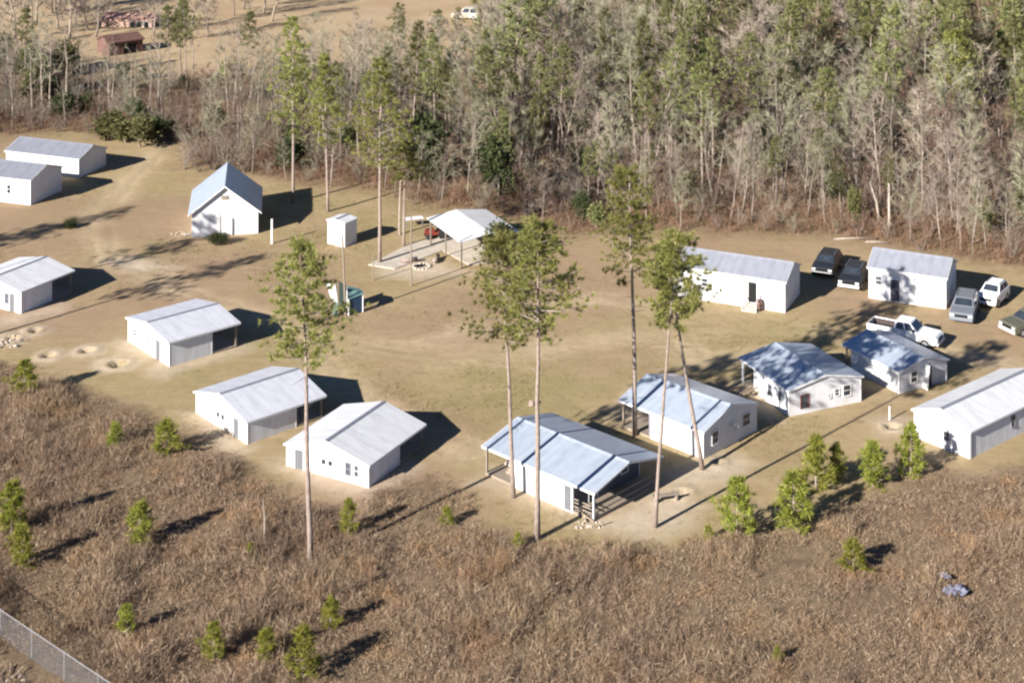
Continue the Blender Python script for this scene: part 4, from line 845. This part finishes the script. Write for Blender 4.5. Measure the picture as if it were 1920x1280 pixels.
# ---- woodland: bare hardwoods, pines, evergreens
def bare_meshes(seed, h, r0, m_twig, nl=15, ns=6, nt_=7, spread=1.0, tw=.016):
    g = np.random.default_rng(seed); t = MB(); T = []
    zs = np.linspace(0, h * .96, 7); wob = np.cumsum(g.normal(0, .1, (7, 2)), 0)
    pts = [(wob[i, 0], wob[i, 1], z - (.2 if i == 0 else 0)) for i, z in enumerate(zs)]
    t.tube(pts, [r0 * (1 - .9 * z / h) for z in zs], 6)
    ax = lambda z: np.array([np.interp(z, zs, [p[k] for p in pts]) for k in range(3)])
    a = g.uniform(0, 6.28)
    def strip(p, q_, w):
        s = unit(np.cross(q_ - p, g.normal(size=3))) * w; s2 = unit(np.cross(q_ - p, s)) * w
        T.append([p - s, p + s, q_]); T.append([p - s2, p + s2, q_])
    for i in range(nl):
        u = (i + g.random()) / nl; z = h * (.28 + .7 * u); a += 2.4 + g.normal(0, .4); Ln = h * .24 * (1 - .6 * u) * g.uniform(.6, 1.2) * spread
        d = unit(np.array([math.cos(a), math.sin(a), g.uniform(.7, 1.6)])); b0 = ax(z); e = b0 + d * Ln
        t.tube([b0, b0 + d * Ln * .5 + g.normal(0, .05, 3), e], [r0 * .32 * (1 - .6 * u), r0 * .2 * (1 - .6 * u), .008], 4, False)
        for k in range(ns):
            s = g.uniform(.3, 1); p = b0 + d * Ln * s; d2 = unit(d + g.normal(0, .55, 3) + np.array([0, 0, .25])); L2 = Ln * g.uniform(.3, .6); e2 = p + d2 * L2; strip(p, e2, tw * 1.3)
            for j in range(nt_):
                s2 = g.uniform(.2, 1); p3 = p + d2 * L2 * s2; strip(p3, p3 + unit(d2 + g.normal(0, .7, 3)) * g.uniform(.3, .8) * h / 12, tw * .8)
    return t.mesh('bare_trunk', M['bark_dark' if seed % 2 else 'bark_grey'], True), soup_mesh('bare_crown', np.array(T), M[m_twig])
CLUMP = [bare_meshes(560 + i, 7, .16, 'twig', 22, 7, 8, 1.9, .028) for i in range(3)]
BARE = [bare_meshes(400 + i, 12, (.10, .12, .14, .09, .11, .16)[i], 'twig_moss' if i in (1, 4, 5) else ('twig_brown' if i == 3 else 'twig'), nl=18, ns=7, nt_=8, spread=(1.0, 1.35, 1.15, 1.5, .9, 1.3)[i]) for i in range(6)]
WP = [pine_meshes(450 + i, 12, .12, .40 + .08 * (i % 3), 1.9 + .2 * i, 36, (0, 0), .5, 14, .035, 7, .65, 'needle_far', 2, .2, 'wood_pine') for i in range(4)]

def brush_meshes(seed, h, m_twig, stems=7):
    g = np.random.default_rng(seed); t = MB(); T = []
    def strip(p, q_, w):
        s = unit(np.cross(q_ - p, g.normal(size=3))) * w; s2 = unit(np.cross(q_ - p, s)) * w
        T.append([p - s, p + s, q_]); T.append([p - s2, p + s2, q_])
    for i in range(stems):
        a = g.uniform(0, 6.28); d = unit(np.array([math.cos(a) * g.uniform(.1, .55), math.sin(a) * g.uniform(.1, .55), 1])); L_ = h * g.uniform(.6, 1.0); b0 = np.array([math.cos(a), math.sin(a), 0]) * .12
        m_ = b0 + d * L_ * .5 + g.normal(0, .08, 3); e = m_ + unit(d + g.normal(0, .2, 3)) * L_ * .5
        t.tube([b0 - d * .1, m_, e], [.035 * h / 4, .02 * h / 4, .006], 4, False)
        for k in range(9):
            s = g.uniform(.2, 1); p = b0 * (1 - s) + e * s + g.normal(0, .04, 3); d2 = unit(d + g.normal(0, .6, 3)); L2 = L_ * g.uniform(.15, .4); strip(p, p + d2 * L2, .013)
            for j in range(7):
                p3 = p + d2 * L2 * g.uniform(.2, 1); strip(p3, p3 + unit(d2 + g.normal(0, .7, 3)) * g.uniform(.2, .6) * h / 4.5, .010)
    return t.mesh('brush_stems', M['bark_dark'], True), soup_mesh('brush_crown', np.array(T), M[m_twig])
BRUSH = [brush_meshes(600 + i, 4.5, ('twig', 'twig_brown', 'twig', 'twig_moss')[i]) for i in range(4)]
OLIVE = [bush_meshes(620 + i, 4.0, 1.3, 420, .4, 'needle_far', 'olive_bush', 5) for i in range(2)]
def inwood(n, seed, ymin=None):
    g = np.random.default_rng(seed); out = []
    while len(out) < n:
        y = g.uniform(148, 290, 4000); x = g.uniform(-.40, .40, 4000) * y; ok = inside(x, y, WOOD); out += list(zip(x[ok], y[ok]))
    return np.array(out[:n])
EDGE_W = GP(WOOD_EDGE)
BUILT = [((-50.5, 177.5), 7.5), ((-46, 180), 5), ((-27, 159.5), 6)]
def blocked(x, y): return any(math.hypot(x - c[0], y - c[1]) < r for c, r in BUILT)
def zone(x, y):
    p = 960 + x * FPX / y
    return ('behind the grey-roofed sheds' if p < 330 else 'behind the chapel' if p < 620 else 'behind the pavilion' if p < 1000 else 'in the middle of the woods' if p < 1250 else 'behind the long white building' if p < 1560 else 'behind the parked cars on the right')
def spread_pick(c, dmin):
    keep = []; cell = {}
    for x, y in c:
        k = (int(x // dmin), int(y // dmin))
        if any(math.hypot(x - a, y - b) < dmin for i in (-1, 0, 1) for j in (-1, 0, 1) for a, b in cell.get((k[0] + i, k[1] + j), ())): continue
        cell.setdefault(k, []).append((x, y)); keep.append((x, y))
    return np.array(keep)
cand = spread_pick(inwood(44000, 21), 2.15)
depth = dist_line(cand[:, 0], cand[:, 1], EDGE_W)
gn = fbm(cand[:, 0], cand[:, 1], 14)
order = np.argsort(cand[:, 1]); bare, pines, ever, brush, olive = [], [], [], [], []
for i in order:
    x, y = cand[i]; d = depth[i]
    if blocked(x, y) or (960 + x * FPX / y < 900 and y > 196 and fbm(x, y, 9) < .38): continue
    r_ = rnd.random(); pxl = 960 + x * FPX / y
    left = pxl < 900
    if r_ < .04 and d > 2.5 or (left and d < 7 and r_ < .22 and (pxl < 330)): ever.append((x, y, d, left))
    elif r_ < (.13 + .30 * max(0, gn[i] - .42) * 3) * (.6 if left else 1) and d > 4.5: pines.append((x, y, d, left))
    elif rnd.random() < (.5 if d < 9 else .34 if d < 22 else .15): brush.append((x, y, d, left))
    elif rnd.random() < .09: olive.append((x, y, d, left))
    else: bare.append((x, y, d, left))
pines = pines[:290]; ever = ever[:120]
def tree_h(d, left, y, x=0):
    base = 5.4 + min(d, 20) / 20 * 7.6
    px, py = 960 + x * FPX / y, HOR + CAM_H * FPX / y
    if 178 < px < 285: return min(base, max(1.2, (py - 84) * CAM_H / (py - HOR))) * rnd.uniform(.7, 1.1)
    if left: base = min(base + 1.2, 10.5 - max(0, (y - 195)) * .12); base = max(base, 4.8)
    return base * rnd.uniform(.62, 1.3)
stuffV = []
def mesh_tris(me):
    me.calc_loop_triangles(); v_ = np.empty(len(me.vertices) * 3, np.float32); me.vertices.foreach_get('co', v_); ti = np.empty(len(me.loop_triangles) * 3, np.int32); me.loop_triangles.foreach_get('vertices', ti)
    return v_.reshape(-1, 3)[ti].reshape(-1, 3, 3)
for i, (x, y, d, left) in enumerate(bare[:295]):
    k = rnd.randrange(6); h = tree_h(d, left, y, x); hue = 'greenish lichen-grey' if k in (1, 4, 5) else 'brown' if k == 3 else 'pale grey'
    plant('bare_tree', 'leafless %s hardwood %s' % (hue, zone(x, y)), 'bare tree', BARE[k], (x, y), 'bare trees ' + zone(x, y), rnd.random() * 6.3, h / 12 * rnd.uniform(.85, 1.25), h / 12)
for (x, y, d, left) in brush[:295]:
    k = rnd.randrange(4); h = (2.2 + min(d, 18) / 18 * 3.6) * rnd.uniform(.7, 1.35)
    if left and y > 200: h = min(h, 4.5)
    plant('brush_tree', 'low many-stemmed leafless %s thicket %s' % (('grey', 'brown', 'grey', 'lichen-green')[k], zone(x, y)), 'thicket', BRUSH[k], (x, y), 'bare thickets ' + zone(x, y), rnd.random() * 6.3, h / 4.5 * rnd.uniform(.9, 1.5), h / 4.5)
for (x, y, d, left) in olive[:120]:
    h = rnd.uniform(2.2, 5.0)
    plant('olive_bush', 'olive-green bush under the bare trees ' + zone(x, y), 'bush', OLIVE[rnd.randrange(2)], (x, y), 'olive bushes ' + zone(x, y), rnd.random() * 6.3, h / 4 * rnd.uniform(.7, 1.2), h / 4)
far = bare[295:] + [q_ for i, q_ in enumerate(brush[295:]) if i % 2]
farT = {0: [], 1: [], 2: []}
low = [bare_meshes(500 + i, 12, .16, 'twig', 11, 5, 5, 1.0, .024) for i in range(4)]
lowT = [(mesh_tris(a), mesh_tris(b)) for a, b in low]
for (x, y, d, left) in far:
    k = rnd.randrange(4); h = tree_h(d, left, y, x); a = rnd.random() * 6.3; s = h / 12 * rnd.uniform(.85, 1.2); c_, s_ = math.cos(a), math.sin(a)
    Mx = np.array([[c_ * s, -s_ * s, 0], [s_ * s, c_ * s, 0], [0, 0, h / 12]], np.float32)
    for j, tt in ((0, lowT[k][0]), (1 + (rnd.random() < .55), lowT[k][1])): farT[j].append(tt @ Mx.T + np.array([x, y, 0], np.float32))
def multi_soup(name, sets):
    tri = np.concatenate([np.concatenate(t) for t, m in sets]); me = soup_mesh(name, tri, sets[0][1])
    for t, m in sets[1:]: me.materials.append(m)
    me.polygons.foreach_set('material_index', np.concatenate([np.full(sum(len(q_) for q_ in t), i, np.int32) for i, (t, m) in enumerate(sets)])); me.update(); return me
o = link('far_woodland', multi_soup('far_woodland', [(farT[0], M['bark_grey']), (farT[1], M['twig']), (farT[2], M['twig_moss'])]))
tag(o, 'deep mass of leafless trees filling the back of the woods', 'woodland', kind='stuff')
for i, (x, y, d, left) in enumerate(pines):
    h = tree_h(d, left, y, x) * 1.15
    plant('woodland_pine', 'green pine among bare trees ' + zone(x, y), 'pine tree', WP[rnd.randrange(4)], (x, y), 'pines ' + zone(x, y), rnd.random() * 6.3, h / 12 * rnd.uniform(.8, 1.1), h / 12)
for i, (x, y, d, left) in enumerate(ever):
    h = min(tree_h(d, left, y, x) * .5, 3.4) * rnd.uniform(.7, 1.1)
    plant('woodland_evergreen', 'dark evergreen among bare trees ' + zone(x, y), 'evergreen tree', EV[rnd.randrange(3)], (x, y), 'dark evergreens ' + zone(x, y), rnd.random() * 6.3, h / 5 * rnd.uniform(.7, 1.2), h / 5)
# big pine that stands out at the upper right, dark evergreens in the middle
for px, py, h, rad, lab in ((1808, 330, 15.5, 3.6, 'large bright green pine crowning the woods at the upper right'), (1600, 300, 12, 2.4, 'pale green pine left of the large one at the upper right')):
    plant('woodland_pine', lab, 'pine tree', pine_meshes(470 + px % 7, h, .17, .45, rad, 60, (0, 0), .6, 14, .045, 7, .5, 'needle', 2, .15, 'big_pine'), gp(px, py))
for px, py, h, w, lab in ((795, 350, 8.5, 1.25, 'tall dark evergreen behind the short bushy pine'), (935, 372, 8.0, 1.2, 'tall dark evergreen behind the pavilion'), (285, 268, 3.4, 1.3, 'dark evergreen at the track into the woods')):
    plant('woodland_evergreen', lab, 'evergreen tree', EV[px % 3], gp(px, py), None, 1.0, h / 5 * .55 * w if h > 5 else h / 5 * w, h / 5)
for px, py, h, w, lab in ((262, 276, 3.2, 1.5, 'olive bush at the mouth of the track into the woods'), (235, 268, 3.0, 1.6, 'olive bush just left of the one at the track'), (205, 262, 3.6, 1.3, 'olive bush nearest the corner of the farther grey-roofed shed')):
    plant('olive_bush', lab, 'bush', OLIVE[px % 2], gp(px, py), None, px, h / 4 * w, h / 4)
for k, (px, py) in enumerate(((345, 318), (372, 322), (400, 318), (428, 326), (458, 322), (388, 300), (415, 300), (360, 296), (300, 266), (322, 262))):
    h = rnd.uniform(3.2, 5.4); plant('brush_tree', 'bushy leafless thicket beside the track behind the chapel', 'thicket', BRUSH[k % 4], gp(px, py), 'thickets beside the track', k, h / 4.5 * 1.35, h / 4.5)
# bare clumps in the far field
for k, (px, py) in enumerate(((70, 45), (50, 30), (120, 20), (150, 18), (185, 52), (130, 72), (290, 66), (330, 78), (390, 70), (360, 50), (210, 20), (110, 55), (140, 40), (165, 58), (95, 25), (60, 60), (440, 30), (470, 34), (495, 26), (455, 18), (508, 40), (30, 75), (180, 70), (20, 40))):
    h = rnd.uniform(4.5, 7.5) * (1.15 if px < 200 else 1)
    plant('bare_tree', 'leafless grey tree in the %s clump of the far field' % ('right-hand' if px > 400 else 'left-hand'), 'bare tree', CLUMP[k % 3], gp(px, py), 'bare trees of the far field', rnd.random() * 6, h / 7 * 1.2, h / 7)

# ---- undergrowth along and inside the woodland (uncountable brush)
def undergrowth():
    g = np.random.default_rng(77); p = inwood(26000, 31); d = dist_line(p[:, 0], p[:, 1], EDGE_W)
    keep = (g.random(len(p)) < np.where(d < 16, 1.0, .28)) & ~np.array([blocked(*q_) for q_ in p]); p, d = p[keep], d[keep]
    jit = fbm(p[:, 0], p[:, 1], 5); hh = (.35 + 1.9 * jit * np.clip(d / 5 + .25, 0, 1)) * g.uniform(.6, 1.4, len(p))
    n = 6; P = np.repeat(np.c_[p, np.zeros(len(p))], n, 0); H_ = np.repeat(hh, n) * g.uniform(.5, 1.1, len(P))
    P[:, :2] += g.normal(0, .35, (len(P), 2)); D = unit(np.c_[g.normal(0, .3, (len(P), 2)), np.ones(len(P))]); E = P + D * H_[:, None]
    s = unit(np.cross(D, g.normal(size=D.shape))) * .016
    T = [np.stack([P - s, P + s, E], 1)]
    for k in range(4):
        q_ = P + D * (H_ * g.uniform(.35, .9, len(P)))[:, None]; d2 = unit(D + g.normal(0, .6, D.shape)); s2 = unit(np.cross(d2, g.normal(size=D.shape))) * .013
        T.append(np.stack([q_ - s2, q_ + s2, q_ + d2 * (H_ * g.uniform(.25, .55, len(P)))[:, None]], 1))
    rust = np.repeat(d < 7.5, n); grey = ~rust & (np.arange(len(P)) % 3 == 2); mid_ = ~rust & ~grey
    sets = [([t[m_] for t in T], mm) for m_, mm in ((rust, M['twig_rust']), (grey, M['twig']), (mid_, M['twig_brown']))]
    o = link('undergrowth', multi_soup('undergrowth', sets)); tag(o, 'tangled brown brush on the floor and edge of the woods', 'brush', kind='stuff')
undergrowth()

# ---- dry scrub in the foreground (uncountable weeds and grass)
def scrub_material():
    m, N, L, b = nt('dry_scrub'); g = N.new('ShaderNodeNewGeometry'); tc = N.new('ShaderNodeTexCoord')
    rp = N.new('ShaderNodeValToRGB'); e = rp.color_ramp.elements; e[0].color = (.075, .052, .04, 1); e[1].color = (.55, .44, .32, 1); e[1].position = 1
    x = e.new(.45); x.color = (.20, .135, .09, 1); x = e.new(.75); x.color = (.315, .224, .15, 1)
    L.new(g.outputs['Random Per Island'], rp.inputs[0])
    n = N.new('ShaderNodeTexNoise'); n.inputs['Scale'].default_value = .33; n.inputs['Detail'].default_value = 4; L.new(tc.outputs['Object'], n.inputs['Vector'])
    r1 = N.new('ShaderNodeMapRange'); r1.inputs['From Min'].default_value = .52; r1.inputs['From Max'].default_value = .68; r1.inputs['To Max'].default_value = .42; L.new(n.outputs['Fac'], r1.inputs[0])
    mx = N.new('ShaderNodeMix'); mx.data_type = 'RGBA'; L.new(r1.outputs[0], mx.inputs['Factor']); L.new(rp.outputs[0], mx.inputs['A']); mx.inputs['B'].default_value = (.36, .20, .085, 1)
    n2 = N.new('ShaderNodeTexNoise'); n2.inputs['Scale'].default_value = .21; n2.inputs['Detail'].default_value = 3; mp = N.new('ShaderNodeMapping'); mp.inputs['Location'].default_value = (31, 7, 2); L.new(tc.outputs['Object'], mp.inputs[0]); L.new(mp.outputs[0], n2.inputs['Vector'])
    r2 = N.new('ShaderNodeMapRange'); r2.inputs['From Min'].default_value = .5; r2.inputs['From Max'].default_value = .68; r2.inputs['To Max'].default_value = .6; L.new(n2.outputs['Fac'], r2.inputs[0])
    m2 = N.new('ShaderNodeMix'); m2.data_type = 'RGBA'; L.new(r2.outputs[0], m2.inputs['Factor']); L.new(mx.outputs['Result'], m2.inputs['A']); m2.inputs['B'].default_value = (.155, .108, .083, 1)
    n3 = N.new('ShaderNodeTexNoise'); n3.inputs['Scale'].default_value = .12; n3.inputs['Detail'].default_value = 4; mp3 = N.new('ShaderNodeMapping'); mp3.inputs['Location'].default_value = (-13, 40, 5); L.new(tc.outputs['Object'], mp3.inputs[0]); L.new(mp3.outputs[0], n3.inputs['Vector'])
    r3 = N.new('ShaderNodeMapRange'); r3.inputs['From Min'].default_value = .48; r3.inputs['From Max'].default_value = .62; r3.inputs['To Max'].default_value = .3; L.new(n3.outputs['Fac'], r3.inputs[0])
    m3 = N.new('ShaderNodeMix'); m3.data_type = 'RGBA'; L.new(r3.outputs[0], m3.inputs['Factor']); L.new(m2.outputs['Result'], m3.inputs['A']); m3.inputs['B'].default_value = (.31, .235, .14, 1)
    L.new(m3.outputs['Result'], b.inputs['Base Color']); b.inputs['Roughness'].default_value = .9; b.inputs['Specular IOR Level'].default_value = .1
    return m
M['scrub'] = scrub_material()
def scrub():
    g = np.random.default_rng(88); n0 = 108000
    y = g.uniform(77, 132, n0); x = g.uniform(-.43, .43, n0) * y
    w = soft(x, y, SCRUB, 1.4, 1.2); clump = fbm(x, y, 1.7); k = (g.random(n0) < w * np.clip(.40 + (clump - .3) * 2.2, .38, 1)) ; x, y, w = x[k], y[k], w[k]
    big = fbm(x, y, 4.5); kind = vnoise(x + 33, y - 71, 3.6) + .35 * (vnoise(x, y + 9, .9) - .5)      # matted grass | weeds | twiggy shrubs
    hh = np.where(kind < .42, .22 + .22 * big, np.where(kind < .68, .22 + .62 * np.clip(big - .1, 0, 1), .45 + .8 * big)) * g.uniform(.55, 1.5, len(x)) * (.45 + .55 * w)
    n = 13; lean = np.where(kind < .42, 1.1, np.where(kind < .68, .5, .35)); P = np.repeat(np.c_[x, y, np.full(len(x), -.02)], n, 0); H_ = np.repeat(hh, n) * g.uniform(.4, 1.2, len(P)); P[:, :2] += g.normal(0, .14, (len(P), 2)); LN = np.repeat(lean, n)[:, None]
    D = unit(np.c_[g.normal(0, 1.35, (len(P), 2)) * LN, np.ones(len(P))]); E = P + D * H_[:, None]; s = unit(np.cross(D, g.normal(size=D.shape))) * (.009 * g.uniform(.5, 1.8, (len(P), 1)))
    T = [np.stack([P - s, P + s, E], 1)]
    sel = g.random(len(P)) < .55; Ps, Ds, Hs = P[sel], D[sel], H_[sel]
    for j in range(2):
        q_ = Ps + Ds * (Hs * g.uniform(.3, .85, len(Ps)))[:, None]; d2 = unit(Ds + g.normal(0, .8, Ds.shape)); s2 = unit(np.cross(d2, g.normal(size=Ds.shape))) * .011
        T.append(np.stack([q_ - s2, q_ + s2, q_ + d2 * (Hs * g.uniform(.2, .5, len(Ps)))[:, None]], 1))
    o = link('dry_scrub', soup_mesh('dry_scrub', np.concatenate(T), M['scrub'])); tag(o, 'brown dry weeds and grass covering the foreground', 'scrub', kind='stuff')
scrub()

# ---- short dry grass on the clearing (uncountable)
def lawn():
    g = np.random.default_rng(91); n0 = 150000
    y = g.uniform(100, 200, n0) ; x = g.uniform(-.34, .34, n0) * y
    green = np.clip((fbm(x, y, 16) - 0.42) * 4, 0, 1); pch = np.clip((fbm(x + 80, y, 3) - .34) * 3.2, 0, 1); spot = np.clip((vnoise(x - 7, y + 3, 1.1) - .45) * 3, 0, 1)
    bare = np.zeros_like(x)
    for p in TRACK: bare = np.maximum(bare, np.clip(1.5 - dist_line(x, y, p) / 1.4, 0, 1))
    for p in SAND: bare = np.maximum(bare, soft(x, y, p, 1.0, .9))
    k = (soft(x, y, SCRUB, 1.2, 1.0) < .3) & (soft(x, y, WOOD, 2, 1.5) < .6) & (g.random(n0) < (.10 + .55 * green * pch + .35 * spot * pch) * (1 - .9 * bare)); x, y, green = x[k], y[k], green[k]
    for q_ in ((-17.7, 117.0, 3.6), (-9.5, 110.9, 3.4), (-26, 129, 3.6), (2.5, 107.2, 4), (11.7, 114.5, 3.5), (20.8, 120, 3.4), (28.5, 123.5, 2.6), (-27.5, 159.5, 4)):
        k = np.hypot(x - q_[0], y - q_[1]) > q_[2]; x, y, green = x[k], y[k], green[k]
    n = 7; P = np.repeat(np.c_[x, y, np.full(len(x), -.02)], n, 0); P[:, :2] += g.normal(0, .09, (len(P), 2)); D = unit(np.c_[g.normal(0, .7, (len(P), 2)), np.ones(len(P))])
    H_ = np.repeat(.10 + .08 * green, n) * g.uniform(.5, 1.4, len(P)); s = unit(np.cross(D, g.normal(size=D.shape))) * .011
    me = soup_mesh('lawn_grass', np.stack([P - s, P + s, P + D * H_[:, None]], 1), leafy('dry_lawn_grass', (.17, .135, .07), (.36, .30, .155), 0, .2))
    tag(link('lawn_grass', me), 'short olive-tan winter grass growing in patches on the clearing', 'grass', kind='stuff')
lawn()
